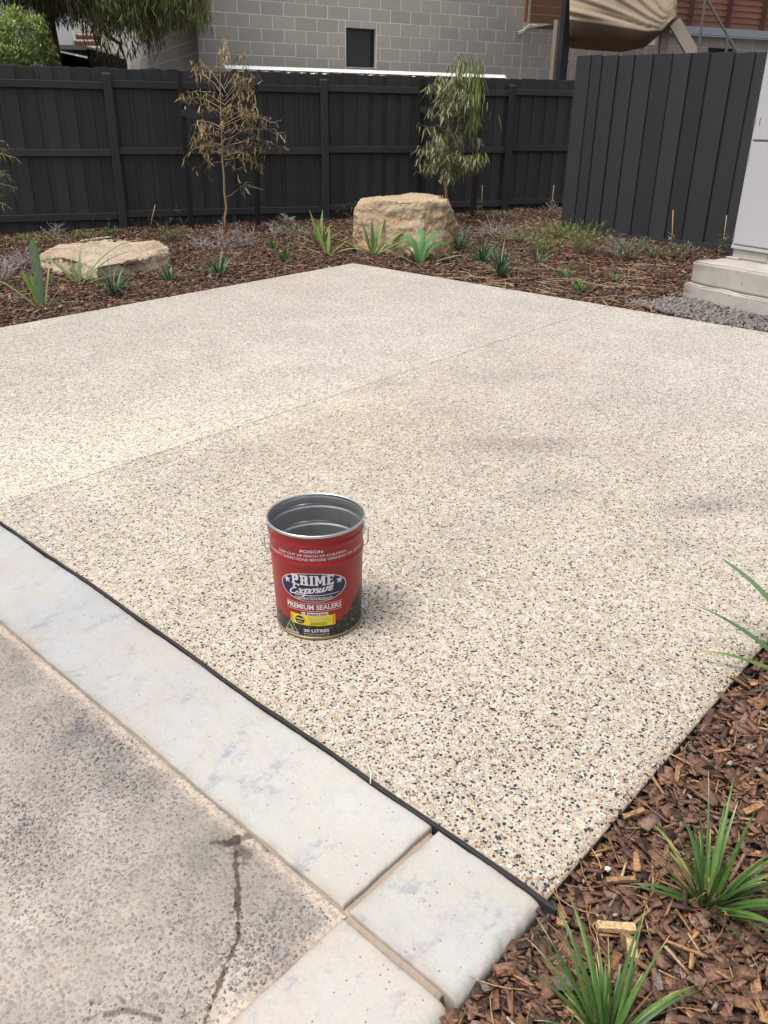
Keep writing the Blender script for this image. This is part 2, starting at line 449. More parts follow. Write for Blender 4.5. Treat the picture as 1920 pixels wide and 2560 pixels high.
quads = np.stack([ii[:-1, :-1], ii[1:, :-1], ii[1:, 1:], ii[:-1, 1:]], -1).reshape(-1, 4)
o = link('garden_bed_soil', new_mesh('garden_bed_soil', V, [quads], None, True), M['dirt'], None, 'structure')
o["label"] = "dark soil of the garden beds under the bark mulch"

def grid_sheet(a_of, b_vals, na, z_of, col_of, name, mat, parent=None, skirt=0.09, tt=None):
    """sheet in slab coordinates; a_of(b) -> (a0,a1)"""
    t = np.linspace(0, 1, na) if tt is None else tt
    na = len(t)
    A = np.array([a_of(b)[0] + (a_of(b)[1] - a_of(b)[0]) * t for b in b_vals]).T
    B = np.tile(np.asarray(b_vals), (na, 1))
    Z = z_of(A, B)
    V = np.stack([A, B, Z], -1).reshape(-1, 3)
    n, m = A.shape
    ii = np.arange(n * m).reshape(n, m)
    q = np.stack([ii[:-1, :-1], ii[1:, :-1], ii[1:, 1:], ii[:-1, 1:]], -1).reshape(-1, 4)
    C = col_of(A, B).reshape(-1, 3)
    ring = np.concatenate([ii[:, 0], ii[-1, 1:], ii[-2::-1, -1], ii[0, -2:0:-1]])
    k = len(ring); idx = np.arange(k); b0 = len(V)
    s1 = V[ring].copy(); s1[:, 2] -= 0.003
    sk = V[ring].copy(); sk[:, 2] = -skirt
    nx = (idx + 1) % k
    sq = np.concatenate([np.stack([ring, b0 + idx, b0 + nx, ring[nx]], -1), np.stack([b0 + idx, b0 + k + idx, b0 + k + nx, b0 + nx], -1)])
    skirt_c = C[ring] * np.array([0.34, 0.29, 0.24])  # sheet sides tinted dark brown, darker still towards the bottom
    V = np.concatenate([V, s1, sk]); C = np.concatenate([C, skirt_c, skirt_c * 0.6])
    me = new_mesh(name, V, [q, sq], C, True)
    try: me.shade_smooth()
    except Exception: pass
    o = link(name, me, mat, parent)
    return o

_LAT = np.random.default_rng(5).uniform(-1, 1, (256, 256))
def vnoise(A, B, s, seed=0.0):
    """value noise with three octaves, about -1..1"""
    out = 0.0; amp = 1.0; tot = 0.0; fr = s * 0.75
    for k in range(3):
        x = np.asarray(A) * fr + seed * 17.3 + k * 31.7; y = np.asarray(B) * fr + seed * 9.1 + k * 11.9
        c, sn = math.cos(0.6 + k), math.sin(0.6 + k); x, y = x * c - y * sn, x * sn + y * c
        xi = np.floor(x).astype(int); yi = np.floor(y).astype(int); u = x - xi; v = y - yi
        u = u * u * (3 - 2 * u); v = v * v * (3 - 2 * v)
        g = lambda i, j: _LAT[(xi + i) & 255, (yi + j) & 255]
        out = out + amp * ((g(0, 0) * (1 - u) + g(1, 0) * u) * (1 - v) + (g(0, 1) * (1 - u) + g(1, 1) * u) * v)
        tot += amp; amp *= 0.55; fr *= 2.1
    return np.clip(out / tot * 1.9, -1.2, 1.2)

def blob(A, B, a, b, ra, rb=None, ang=0.0):
    rb = rb or ra
    da, db = A - a, B - b
    c, s = math.cos(ang), math.sin(ang)
    return np.exp(-((da * c + db * s) / ra) ** 2 - ((-da * s + db * c) / rb) ** 2)

def slab_edge(b):
    return 0.020 + 0.009 * b + 0.003 * math.sin(b * 4.2 + 0.6) + 0.0015 * math.sin(b * 11)
JOINT = 2.70
def slab_tint(A, B):
    t = np.ones(A.shape + (3,))
    n = vnoise(A, B, 1.5, 1.0); n2 = vnoise(A, B, 4.2, 3.0)
    warm = np.array([1.0, 0.955, 0.90]); pale = np.array([1.17, 1.19, 1.16]); pink = np.array([0.97, 0.935, 0.91])
    # unsealed, bleached concrete beyond the saw cut, strongest near the cut and to the left
    w = sstep(JOINT - 0.03, JOINT + 0.03, B) * np.exp(-((B - JOINT) / 1.0) ** 2) * sstep(3.6, 0.9, A + 0.25 * n)
    w2 = 0.7 * np.exp(-((B - JOINT) / 0.28) ** 2) * sstep(0.1, 0.6, A) * sstep(3.2, 1.6, A)
    w = np.clip(np.maximum(w, w2 * (0.6 + 0.4 * n2)), 0, 1)
    t = t * (1 + w[..., None] * (pale - 1) * 1.6)
    tan = blob(A, B, 1.9, 2.15, 0.75, 0.5) * sstep(JOINT, JOINT - 0.02, B)
    tan = np.clip(tan + 0.35 * sstep(0.1, 0.6, n) * (B < JOINT), 0, 1)
    t = t * (1 - tan[..., None] * (1 - warm) * 0.9)
    pk = np.clip(0.5 * sstep(-0.1, 0.7, vnoise(A, B, 1.1, 5.0)) * sstep(2.0, 3.6, A) + 0.4 * sstep(3.4, 4.6, B), 0, 1)
    t = t * (1 - pk[..., None] * (1 - pink))
    for (px, py, ra, rb, ang, k) in ((1290, 1110, 0.30, 0.10, -0.75, 0.34), (1770, 1265, 0.22, 0.08, -0.6, 0.34), (1180, 1935, 0.10, 0.07, 0.2, 0.14),
                                     (1380, 1230, 0.18, 0.1, -0.6, 0.2), (1150, 1330, 0.25, 0.2, 0, 0.1), (780, 930, 0.3, 0.15, -0.7, 0.12), (1200, 940, 0.5, 0.2, -0.7, 0.1),
                                     (300, 1000, 0.4, 0.25, 0.7, 0.08), (1560, 1000, 0.4, 0.2, -0.7, 0.1)):
        a, b = to_local(on_slab(px, py))
        k_ = 1.3 * k * blob(A, B, a, b, ra, rb, ang) * (0.75 + 0.25 * n2)
        t = t * (1 - k_[..., None] * np.array([0.95, 1.0, 0.88]))
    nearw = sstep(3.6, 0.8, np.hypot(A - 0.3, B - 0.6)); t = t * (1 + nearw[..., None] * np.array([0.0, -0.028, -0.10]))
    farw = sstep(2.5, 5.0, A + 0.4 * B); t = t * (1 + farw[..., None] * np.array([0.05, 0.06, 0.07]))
    # darker line hugging the strip and edges
    e = np.exp(-((A - 0.02) / 0.03) ** 2) * 0.22 + np.exp(-(B / 0.025) ** 2) * 0.25
    t = t * (1 - e[..., None] * np.array([0.8, 1, 1.2]))
    return t * (1 + 0.06 * n2 + 0.04 * vnoise(A, B, 14, 8.0))[..., None] * np.array([0.968, 0.966, 0.985])
def slab_z(A, B):
    edge = np.minimum.reduce([B, np.abs(B - JOINT), L2 - B, L1 - A])
    return -0.004 * np.clip(1 - edge / 0.006, 0, 1) - 0.0015
drive_root = bpy.data.objects.new('aggregate_driveway', None); COL.objects.link(drive_root)
drive_root["kind"] = 'structure'; drive_root["label"] = "pale pink and cream exposed aggregate concrete slab with black specks"
drive_root.matrix_world = M_SLAB
def seam(v0, v1, step):
    n = int((v1 - v0) / step)
    return np.concatenate([[v0, v0 + 0.004], np.linspace(v0 + 0.01, v1 - 0.01, n), [v1 - 0.004, v1]])
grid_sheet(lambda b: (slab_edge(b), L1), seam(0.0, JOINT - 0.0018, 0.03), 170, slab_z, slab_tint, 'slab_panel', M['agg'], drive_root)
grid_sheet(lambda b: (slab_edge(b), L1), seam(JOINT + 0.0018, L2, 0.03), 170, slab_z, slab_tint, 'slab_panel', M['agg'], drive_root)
drive_root.children[0]["label"] = "near slab panel, warmer tan, sealed"
drive_root.children[1]["label"] = "far slab panel with a bleached patch beside the saw cut"

# joint strip of black foam between slab and edging
mb = MB()
bs = np.linspace(-0.03, 3.6, 150)
vs = []
for b in bs:
    e = slab_edge(max(b, 0)) - 0.003; w = 0.0108 - 0.0012 * b + 0.0008 * math.sin(b * 17) ; zt = 0.0022 + 0.0025 * math.sin(b * 9 + 1) + 0.0012 * math.sin(b * 31)
    vs += [(e - w, b, -0.05), (e - w, b, zt - 0.001), (e - w + 0.002, b, zt + 0.0005), (e - 0.002, b, zt), (e, b, zt - 0.002), (e, b, -0.05)]
fs = [(i * 6 + k, i * 6 + k + 1, (i + 1) * 6 + k + 1, (i + 1) * 6 + k) for i in range(len(bs) - 1) for k in range(5)] + [(0, 1, 2, 3, 4, 5), tuple(len(vs) - 6 + k for k in (5, 4, 3, 2, 1, 0))]
mb.add(vs, fs)
o = link('joint_strip', mb.mesh('joint_strip'), M['strip']); o.matrix_world = M_SLAB
o["label"] = "black foam expansion strip between the aggregate slab and the pale edging"; o["category"] = "joint strip"

# old dark driveway at lower left
def drive_tint(A, B):
    t = np.ones(A.shape + (3,))
    n = vnoise(A, B, 3.0, 2.0); n2 = vnoise(A, B, 11.0, 4.0); n3 = vnoise(A, B, 34.0, 1.0)
    t *= 1.06 * (1 + 0.13 * n + 0.09 * n2 + 0.05 * n3)[..., None]
    def poly(pts, w, k, rag=0.5):
        nonlocal t
        P = [to_local(on_slab(*p)) for p in pts]
        d = np.full(A.shape, 9.0)
        for (a0, b0), (a1, b1) in zip(P[:-1], P[1:]):
            L = (a1 - a0) ** 2 + (b1 - b0) ** 2
            u = np.clip(((A - a0) * (a1 - a0) + (B - b0) * (b1 - b0)) / L, 0, 1)
            d = np.minimum(d, np.hypot(A - a0 - u * (a1 - a0), B - b0 - u * (b1 - b0)))
        n4 = vnoise(A, B, 120.0, 7.0)
        m = sstep(w * 1.0, w * 0.62, d + rag * w * (0.45 * n3 + 0.6 * n4))
        t = t * (1 - k * m[..., None] * np.array([0.95, 1.02, 1.06]))
    poly([(588, 2120), (592, 2200), (596, 2330), (580, 2370), (560, 2410), (545, 2460), (505, 2560), (480, 2600)], 0.0062, 0.72, 0.9)
    poly([(660, 2065), (620, 2085), (560, 2105)], 0.014, 0.6, 0.9)
    poly([(585, 2100), (610, 2130)], 0.02, 0.5, 1.2)
    poly([(525, 2103), (540, 2098)], 0.008, 0.5)
    poly([(262, 2527), (300, 2517), (335, 2520), (400, 2542)], 0.006, 0.55)
    poly([(296, 2484), (308, 2496)], 0.004, 0.5)
    poly([(226, 2496), (230, 2498)], 0.008, 0.5)
    poly([(214, 2538), (217, 2540)], 0.006, 0.5)
    poly([(690, 2120), (665, 2105)], 0.012, 0.45, 1.0)
    for (px, py, ra, rb, ang, k) in ((200, 1810, 0.10, 0.05, 0.6, 0.38), (90, 1690, 0.14, 0.07, 0.8, 0.3), (30, 1620, 0.2, 0.06, 1.57, 0.3), (560, 2110, 0.14, 0.1, 0.4, 0.25),
                                     (720, 2440, 0.10, 0.04, 0.05, 0.4), (660, 2530, 0.09, 0.06, 0.3, 0.42), (300, 1850, 0.2, 0.1, 1.2, 0.22), (330, 1980, 0.25, 0.12, 1.3, 0.15)):
        a, b = to_local(on_slab(px, py))
        m = 0.75 * k * blob(A, B, a, b, ra, rb, ang) * np.clip(0.8 + 0.7 * n2 + 0.6 * n3, 0, 1.6)
        t = t * (1 - m[..., None] * np.array([1.0, 0.98, 0.9]))
    for (px, py, r, k) in ((430, 2180, 0.03, 0.25), (560, 2480, 0.06, 0.3), (120, 1720, 0.05, 0.25), (350, 1900, 0.04, 0.25), (250, 2100, 0.12, 0.12), (620, 2510, 0.05, 0.3)):
        a, b = to_local(on_slab(px, py))
        t = t * (1 + k * blob(A, B, a, b, r, r)[..., None] * np.array([1.0, 0.93, 0.85]))
    # pinkish sandy line along the edging
    e = np.exp(-((A + 0.298) / 0.016) ** 2) + np.exp(-((B - 0.297) / 0.014) ** 2)
    t = t * (1 + 0.55 * np.clip(e, 0, 1)[..., None] * np.array([1.0, 0.84, 0.68]))
    return t
o = grid_sheet(lambda b: (-2.4, -0.284), np.concatenate([np.arange(0.284, 0.70, 0.0032), np.linspace(0.70, 3.4, 260)]), 0, lambda A, B: -0.010 + 0.0015 * vnoise(A, B, 5), drive_tint, 'old_driveway', M['drive'], tt=np.concatenate([np.linspace(0, 1 - 0.5 / 2.116, 130), 1 - np.arange(0.496, 0, -0.0032) / 2.116, [1.0]]))
o.matrix_world = M_SLAB; o["kind"] = 'structure'; o["label"] = "weathered dark aggregate driveway with oil drips"
o = grid_sheet(lambda b: (-2.4, 0.0), np.linspace(0.035, 3.5, 240), 160, lambda A, B: -0.0135 + 0.0015 * vnoise(A, B, 30) + 0 * A, lambda A, B: np.ones(A.shape + (3,)), 'joint_sand', M['sand'])
o.matrix_world = M_SLAB; o["kind"] = 'structure'; o["label"] = "pinkish sand in the joints of the edging"

# pale edging stones
edging = bpy.data.objects.new('pale_edging', None); COL.objects.link(edging); edging.matrix_world = M_SLAB
edging["kind"] = 'structure'; edging["label"] = "border of pale mottled concrete edging pavers"
def edging_stone(a0, a1, b0, b1, seed, label, big=(0.012, 0.012, 0.012, 0.012), res=0.0065, tint=(1, 1, 1)):
    """big: edge rounding at a0, a1, b0, b1"""
    def ax(v0, v1):
        s = np.array([0, .0015, .0035, .006, .009, .013, .018, .026, .036])
        mid = np.linspace(v0 + 0.046, v1 - 0.046, max(4, int((v1 - v0) / res)))
        return np.concatenate([v0 + s, mid, (v1 - s)[::-1]])
    av = ax(a0, a1); bv = ax(b0, b1)
    def z(A, B):
        zz = 0.0 * A
        for d, r in ((A - a0, big[0]), (a1 - A, big[1]), (B - b0, big[2]), (b1 - B, big[3])):
            rr = r * (1 + 0.25 * vnoise(A, B, 40, seed))
            u = np.clip(1 - d / rr, 0, 1)
            zz = zz - rr * (1 - np.sqrt(1 - np.minimum(u, 0.995) ** 2))
        return zz + 0.0010 * vnoise(A, B, 6, seed) + 0.0006 * vnoise(A, B, 60, seed) - 0.001
    A = np.tile(av[:, None], (1, len(bv)))
    wob = 0.0022
    t = np.linspace(0, 1, len(av))
    def aof(b): return 0, 1
    B = np.tile(bv[None, :], (len(av), 1))
    Z = z(A, B)
    follow = np.clip((A - a0) / (a1 - a0), 0, 1) * (np.vectorize(slab_edge)(B) - 0.0145) if a1 > -0.1 else 0
    A2 = A + follow + wob * 0.6 * vnoise(A, B, 14, seed + 1) ; B2 = B + wob * vnoise(A, B, 13, seed + 2)
    V = np.stack([A2, B2, Z], -1).reshape(-1, 3); n, m = A.shape
    ii = np.arange(n * m).reshape(n, m)
    q = np.stack([ii[:-1, :-1], ii[1:, :-1], ii[1:, 1:], ii[:-1, 1:]], -1).reshape(-1, 4)
    ring = np.concatenate([ii[:, 0], ii[-1, 1:], ii[-2::-1, -1], ii[0, -2:0:-1]])
    sk = V[ring].copy(); sk[:, 2] = -0.09
    k = len(ring); idx = np.arange(k); b0_ = len(V)
    sq = np.stack([ring, b0_ + idx, b0_ + (idx + 1) % k, ring[(idx + 1) % k]], -1)
    C = np.tile(np.array(tint, float) * np.array([0.90, 0.90, 0.89]), (len(V), 1))
    n_ = vnoise(A, B, 3.0, seed).reshape(-1)
    C = C * (1 + 0.05 * n_)[:, None]
    # grey wash towards the far end of the long stone
    g = sstep(0.7, 1.8, B).reshape(-1) * 0.85
    C = C * (1 - g[:, None] * np.array([0.16, 0.13, 0.08]))
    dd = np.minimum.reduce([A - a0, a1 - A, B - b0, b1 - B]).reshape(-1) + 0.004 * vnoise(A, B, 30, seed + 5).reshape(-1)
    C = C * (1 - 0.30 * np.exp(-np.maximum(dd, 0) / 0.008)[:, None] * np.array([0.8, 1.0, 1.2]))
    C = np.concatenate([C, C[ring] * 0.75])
    me = new_mesh('edging_stone', np.concatenate([V, sk]), [q, sq], C, True)
    o = link('edging_stone', me, M['paver'], edging); o["label"] = label
edging_stone(-0.280, 0.000, 0.300, 3.5, 0.3, "long pale edging strip running beside the black joint", (0.006, 0.005, 0.006, 0.01))
edging_stone(-0.279, 0.001, 0.000, 0.283, 2.3, "square corner edging stone with a rounded outer side", (0.006, 0.005, 0.032, 0.005))
edging_stone(-1.20, -0.296, 0.000, 0.283, 4.1, "pinkish edging stone at the bottom of the picture", (0.006, 0.007, 0.032, 0.006), tint=(1.0, 0.955, 0.92))

# ------------------------------------------------------------------ loose stuff: pebbles, stones, bark chips
_ico = bmesh.new(); bmesh.ops.create_icosphere(_ico, subdivisions=1, radius=1.0)
ICO_V = np.array([v.co[:] for v in _ico.verts]); ICO_F = np.array([[v.index for v in f.verts] for f in _ico.faces]); _ico.free()
BOX_V = np.array([[i, j, k] for k in (-1, 1) for j in (-1, 1) for i in (-1, 1)], float)
BOX_F = np.array([(0, 2, 3, 1), (4, 5, 7, 6), (0, 1, 5, 4), (2, 6, 7, 3), (0, 4, 6, 2), (1, 3, 7, 5)])

def scatter(base_v, base_f, pos, rot, scl, cols, jit):
    n = len(pos); k = len(base_v)
    v = np.repeat(base_v[None], n, 0) * (1 + jit * rng.uniform(-1, 1, (n, k, 3)))
    v = v * scl[:, None, :]
    v = np.einsum('nij,nkj->nki', rot, v) + pos[:, None, :]
    f = (base_f[None] + (np.arange(n) * k)[:, None, None]).reshape(-1, base_f.shape[1])
    return v.reshape(-1, 3), f, np.repeat(cols, k, 0)
def rots(yaw, pitch, roll):
    cy, sy = np.cos(yaw), np.sin(yaw); cp, sp = np.cos(pitch), np.sin(pitch); cr, sr = np.cos(roll), np.sin(roll)
    z = np.zeros_like(yaw); o_ = np.ones_like(yaw)
    Rz = np.stack([cy, -sy, z, sy, cy, z, z, z, o_], -1).reshape(-1, 3, 3)
    Ry = np.stack([cp, z, sp, z, o_, z, -sp, z, cp], -1).reshape(-1, 3, 3)
    Rx = np.stack([o_, z, z, z, cr, -sr, z, sr, cr], -1).reshape(-1, 3, 3)
    return Rz @ Ry @ Rx

# pebbles standing proud of the near part of the slab
step = 0.0088
aa, bb = np.meshgrid(np.arange(0.03, 2.2, step), np.arange(0.004, 2.69, step), indexing='ij')
aa = (aa + rng.uniform(-.5, .5, aa.shape) * step).ravel(); bb = (bb + rng.uniform(-.5, .5, bb.shape) * step).ravel()
P = O + aa[:, None] * E1 + bb[:, None] * E2
dist = np.hypot(P[:, 0], P[:, 1])
keep = (rng.uniform(0, 1, len(aa)) < np.clip((2.75 - dist) / 0.9, 0, 1) * 0.78) & (np.abs(P[:, 0]) < 0.56 * P[:, 1] + 0.15) & (P[:, 1] > 0.9) & (bb > 0.003)
keep &= aa > np.array([slab_edge(b) + 0.006 for b in bb])
aa, bb = aa[keep], bb[keep]; n = len(aa)
r = rng.uniform(0.10, 1, n); pc = np.zeros((n, 3)); prev = 0
for lim, c in PALETTE:
    m = (r >= prev) & (r < lim); pc[m] = c; prev = lim
pc *= rng.uniform(0.78, 1.15, (n, 1)) * np.array([1.03, 1.0, 0.95])
sz = rng.uniform(0.0019, 0.0043, n) * np.where(rng.uniform(0, 1, n) < 0.12, 1.35, 1.0)
scl = np.stack([sz * rng.uniform(1.0, 1.5, n), sz * rng.uniform(0.7, 1.0, n), sz * 0.42], -1)
v, f, c = scatter(ICO_V, ICO_F, np.stack([aa, bb, -0.0016 + 0 * aa], -1), rots(rng.uniform(0, 6.28, n), rng.uniform(-.15, .15, n), rng.uniform(-.15, .15, n)), scl, pc, 0.16)
o = link('pebbles', new_mesh('pebbles', v, [f], c, True), M['peb'], drive_root, 'stuff')

# dark stones showing in the old driveway
step = 0.0082
aa, bb = np.meshgrid(np.arange(-1.35, -0.30, step), np.arange(0.30, 2.0, step), indexing='ij')
aa = (aa + rng.uniform(-.5, .5, aa.shape) * step).ravel(); bb = (bb + rng.uniform(-.5, .5, bb.shape) * step).ravel()
P = O + aa[:, None] * E1 + bb[:, None] * E2
keep = (rng.uniform(0, 1, len(aa)) < 0.55 + 0.35 * vnoise(aa, bb, 5, 2)) & (P[:, 0] > -0.56 * P[:, 1] - 0.1) & (P[:, 1] > 0.8)
aa, bb = aa[keep], bb[keep]; n = len(aa)
pc = np.array([0.172, 0.157, 0.147]) * rng.uniform(0.65, 1.7, (n, 1)) * np.stack([rng.uniform(.97, 1.06, n), np.ones(n), rng.uniform(.95, 1.08, n)], -1)
pc = pc * drive_tint(aa[:, None], bb[:, None])[:, 0, :]
sz = rng.uniform(0.0018, 0.0042, n)
scl = np.stack([sz * rng.uniform(1.0, 1.5, n), sz * rng.uniform(0.7, 1.0, n), sz * 0.4], -1)
v, f, c = scatter(ICO_V, ICO_F, np.stack([aa, bb, -0.0108 + 0 * aa], -1), rots(rng.uniform(0, 6.28, n), rng.uniform(-.15, .15, n), rng.uniform(-.15, .15, n)), scl, pc, 0.33)
o = link('driveway_stones', new_mesh('driveway_stones', v, [f], c, False), M['grav'], None, 'stuff'); o.matrix_world = M_SLAB
o["label"] = "dark angular stones exposed in the old driveway"

# plinth frame used for the cabinet, gravel and mulch masks
PG = np.array([2.643, 7.091, -1.374]); PD = np.array([0.4852, -0.8744, 0.0]); PI_ = np.array([0.8744, 0.4852, 0.0])
def plinth_ab(x, y):
    return (x - PG[0]) * PD[0] + (y - PG[1]) * PD[1], (x - PG[0]) * PI_[0] + (y - PG[1]) * PI_[1]

def chips(n, xr, yr, lo, hi, mask, lift=0.012, splinter=False):
    x = rng.uniform(*xr, n); y = rng.uniform(*yr, n)
    k = mask(x, y); x, y = x[k], y[k]; n = len(x)
    ln = rng.uniform(lo, hi, n) * np.where(rng.uniform(0, 1, n) < 0.08, 1.5, 1.0)
    wd = ln * rng.uniform(0.22, 0.6, n); th = ln * rng.uniform(0.07, 0.16, n)
    z = plane_z(x, y, bed_off(x, y)) + rng.uniform(-0.004, lift, n)
    pos = np.stack([x, y, z], -1)
    rt = rots(rng.uniform(0, 6.28, n), rng.normal(0, 0.28, n), rng.normal(0, 0.35, n))
    u = rng.uniform(0, 1, n)
    col = np.where((u < 0.66)[:, None], [0.138, 0.073, 0.047], np.where((u < 0.83)[:, None], [0.06, 0.034, 0.027], np.where((u < 0.93)[:, None], [0.155, 0.098, 0.072], np.where((u < 0.975)[:, None], [0.25, 0.135, 0.062], [0.20, 0.165, 0.14]))))
    if splinter:
        wd = ln * rng.uniform(0.05, 0.12, n); th = wd * 0.6
        col = np.where((u < 0.5)[:, None], [0.22, 0.125, 0.06], np.where((u < 0.8)[:, None], [0.15, 0.085, 0.05], [0.3, 0.2, 0.11]))
    col = col * rng.uniform(0.6, 1.4, (n, 1))
    taper = BOX_V.copy(); taper[:, 1] *= np.where(taper[:, 0] > 0, 0.72, 1.0)
    return scatter(taper, BOX_F, pos, rt, np.stack([ln / 2, wd / 2, th / 2], -1), col, 0.22)
def free(x, y, pad=-0.004):
    a, b = plinth_ab(x, y)
    return ~inside_hard(x, y, pad) & ~((a > -0.2) & (a < 1.6) & (b > -0.02))
near_ok = lambda x, y: free(x, y, 0.009) & (np.abs(x) < 0.54 * y + 1.0)
far_ok = lambda x, y: free(x, y, 0.0) & (np.abs(x) < 0.52 * y + 0.5)
def gravel_zone(x, y):
    a, b = plinth_ab(x, y)
    return (a > -0.28) & (b > -0.58) & (b < 0.1)
parts_ = [chips(5600, (-0.1, 2.6), (0.6, 3.2), 0.03, 0.075, near_ok, 0.024, True),
          chips(52000, (-0.1, 2.6), (0.6, 3.2), 0.012, 0.034, near_ok, 0.018),
          chips(8000, (-0.1, 2.6), (0.6, 3.2), 0.03, 0.055, near_ok, 0.022),
          chips(95000, (-5.5, 5.8), (5.6, 14.8), 0.022, 0.055, lambda x, y: far_ok(x, y) & ~(gravel_zone(x, y) & (rng.uniform(0, 1, len(x)) < 0.97)), 0.028),
          chips(16000, (1.4, 4.4), (3.0, 6.2), 0.02, 0.05, lambda x, y: free(x, y, 0.0) & ~gravel_zone(x, y))]
V_ = []; F_ = []; C_ = []; b0 = 0
for v, f, c in parts_:
    V_.append(v); F_.append(f + b0); C_.append(c); b0 += len(v)
o = link('bark_mulch', new_mesh('bark_mulch', np.concatenate(V_), [np.concatenate(F_)], np.concatenate(C_)), M['chip'], None, 'stuff')
o["label"] = "dark red-brown bark mulch covering the garden beds"

# thin straw and twigs lying on the mulch
mb = MB()
def straw(x, y, ln, rad, col, lift=0.02):
    az = random.uniform(0, 6.28); pts = []
    z0 = bed_z(x, y) + lift * random.uniform(0.4, 1.2)
    bend = random.uniform(-0.6, 0.6)
    for i in range(5):
        t = i / 4 - 0.5; a = az + bend * t
        pts.append((x + math.cos(a) * ln * t, y + math.sin(a) * ln * t, z0 + 0.02 * ln / 0.3 * (0.25 - t * t) * random.uniform(0.5, 2)))
    mb.tube(pts, rad, 4, col, False)
for _ in range(130):
    a, b = 1.0, 1.0
    px, py = random.uniform(1150, 1640), random.uniform(660, 790)
    p = bed(px, py)
    if free(np.array([p[0]]), np.array([p[1]]), 0.02)[0]:
        straw(p[0], p[1], random.uniform(0.15, 0.6), 0.0028, random.choice([(0.36, 0.25, 0.13), (0.28, 0.19, 0.1), (0.42, 0.32, 0.2)]))
for _ in range(160):
    p = bed(random.uniform(20, 1600), random.uniform(540, 780))
    if free(np.array([p[0]]), np.array([p[1]]), 0.02)[0]:
        straw(p[0], p[1], random.uniform(0.08, 0.25), 0.0028, random.choice([(0.36, 0.22, 0.11), (0.3, 0.27, 0.24), (0.4, 0.3, 0.2)]))
for _ in range(320):
    x, y = random.uniform(0.2, 1.6), random.uniform(0.8, 2.9)
    if near_ok(np.array([x]), np.array([y]))[0]:
        straw(x, y, random.uniform(0.03, 0.13), random.uniform(0.0007, 0.0017), random.choice([(0.28, 0.16, 0.075), (0.2, 0.12, 0.07), (0.34, 0.22, 0.11), (0.24, 0.13, 0.06)]), 0.026)
o = link('straw_litter', mb.mesh('straw_litter'), M['twig'], None, 'stuff'); o["label"] = "pale dry straw and twigs lying on the mulch"

# grey gravel beside the plinth
n = 4200
a = rng.uniform(-0.30, 1.3, n); b = rng.uniform(-0.58, 0.06, n)
x = PG[0] + a * PD[0] + b * PI_[0]; y = PG[1] + a * PD[1] + b * PI_[1]
lim = rng.uniform(-0.28, -0.05, n)
k = free(x, y, 0.01) & (a > lim - 0.4 * np.clip(-b - 0.3, 0, 1)); x, y = x[k], y[k]; n = len(x)
sz = rng.uniform(0.010, 0.024, n)
pc = np.array([0.16, 0.145, 0.135]) * rng.uniform(0.6, 1.4, (n, 1))
v, f, c = scatter(ICO_V, ICO_F, np.stack([x, y, plane_z(x, y, bed_off(x, y)) + rng.uniform(0, 0.03, n)], -1), rots(rng.uniform(0, 6.28, n), rng.uniform(-1, 1, n), rng.uniform(-1, 1, n)),
                  np.stack([sz, sz * rng.uniform(.6, .9, n), sz * rng.uniform(.45, .7, n)], -1), pc, 0.25)
o = link('gravel', new_mesh('gravel', v, [f], c), M['grav'], None, 'stuff'); o["label"] = "grey crushed gravel at the foot of the concrete plinth"

# ------------------------------------------------------------------ charcoal paling fence along the back
def frame_obj(name, me, mat, parent, loc, ax, kind=None):
    """object whose local axes are the rows of ax, placed at world loc, under an unrotated root"""
    o = link(name, me, mat, parent, kind)
    m = Matrix.Identity(4)
    p = np.asarray(loc, float) - (base(parent) if parent is not None else 0)
    for i in range(3):
        for j in range(3): m[i][j] = float(ax[j][i])
        m[i][3] = float(p[i])
    o.matrix_local = m; return o
def box_mesh(name, sx, sy, sz, bev=0.0):
    bm = bmesh.new(); bmesh.ops.create_cube(bm, size=1.0)
    bmesh.ops.scale(bm, vec=(sx, sy, sz), verts=bm.verts)
    if bev: bmesh.ops.bevel(bm, geom=bm.edges[:], offset=bev, segments=1, affect='EDGES', profile=0.6)
    me = bpy.data.meshes.new(name); bm.to_mesh(me); bm.free(); return me

FB = np.array([-3.664, 11.982, 0.0]); FD = np.array([0.9238, 0.3829, 0.0]); FD /= np.linalg.norm(FD)
FN = np.array([FD[1], -FD[0], 0.0])                     # towards the yard
FAX = np.array([FD, -FN, [0, 0, 1.0]])
fence = root('paling_fence', FB + FD * 3 + np.array([0, 0, -1.37]), "long charcoal paling fence with rails and posts running behind the mulch bed", 'fence')
def ftop(s): return 0.61 + 0.008 * s
def fpos(s, out, z): return FB + FD * s + FN * out + np.array([0, 0, z])
posts = [-2.95, 0.0, 2.935, 5.98, 8.9]
pal = box_mesh('paling', 0.150, 0.014, 2.05, 0.002); cap_ = box_mesh('cap_paling', 0.150, 0.014, 2.05, 0.002)
s = -3.2; i = 0
while s < 9.2:
    j = random.uniform(-0.006, 0.006); h = random.uniform(-0.012, 0.006)
    w = random.uniform(-0.004, 0.004)
    o = frame_obj('paling', pal, M['charcoal'], fence, fpos(s + j, 0.0, ftop(s) + h - 1.025), FAX)
    o.rotation_euler.rotate_axis('Y', random.uniform(-0.004, 0.004)); o.rotation_euler.rotate_axis('Z', random.uniform(-0.03, 0.03))
    o = frame_obj('paling', cap_, M['charcoal'], fence, fpos(s + 0.1125 + j * 0.5, -0.0165, ftop(s) + random.uniform(-0.012, 0.006) - 1.025), FAX)
    s += 0.225
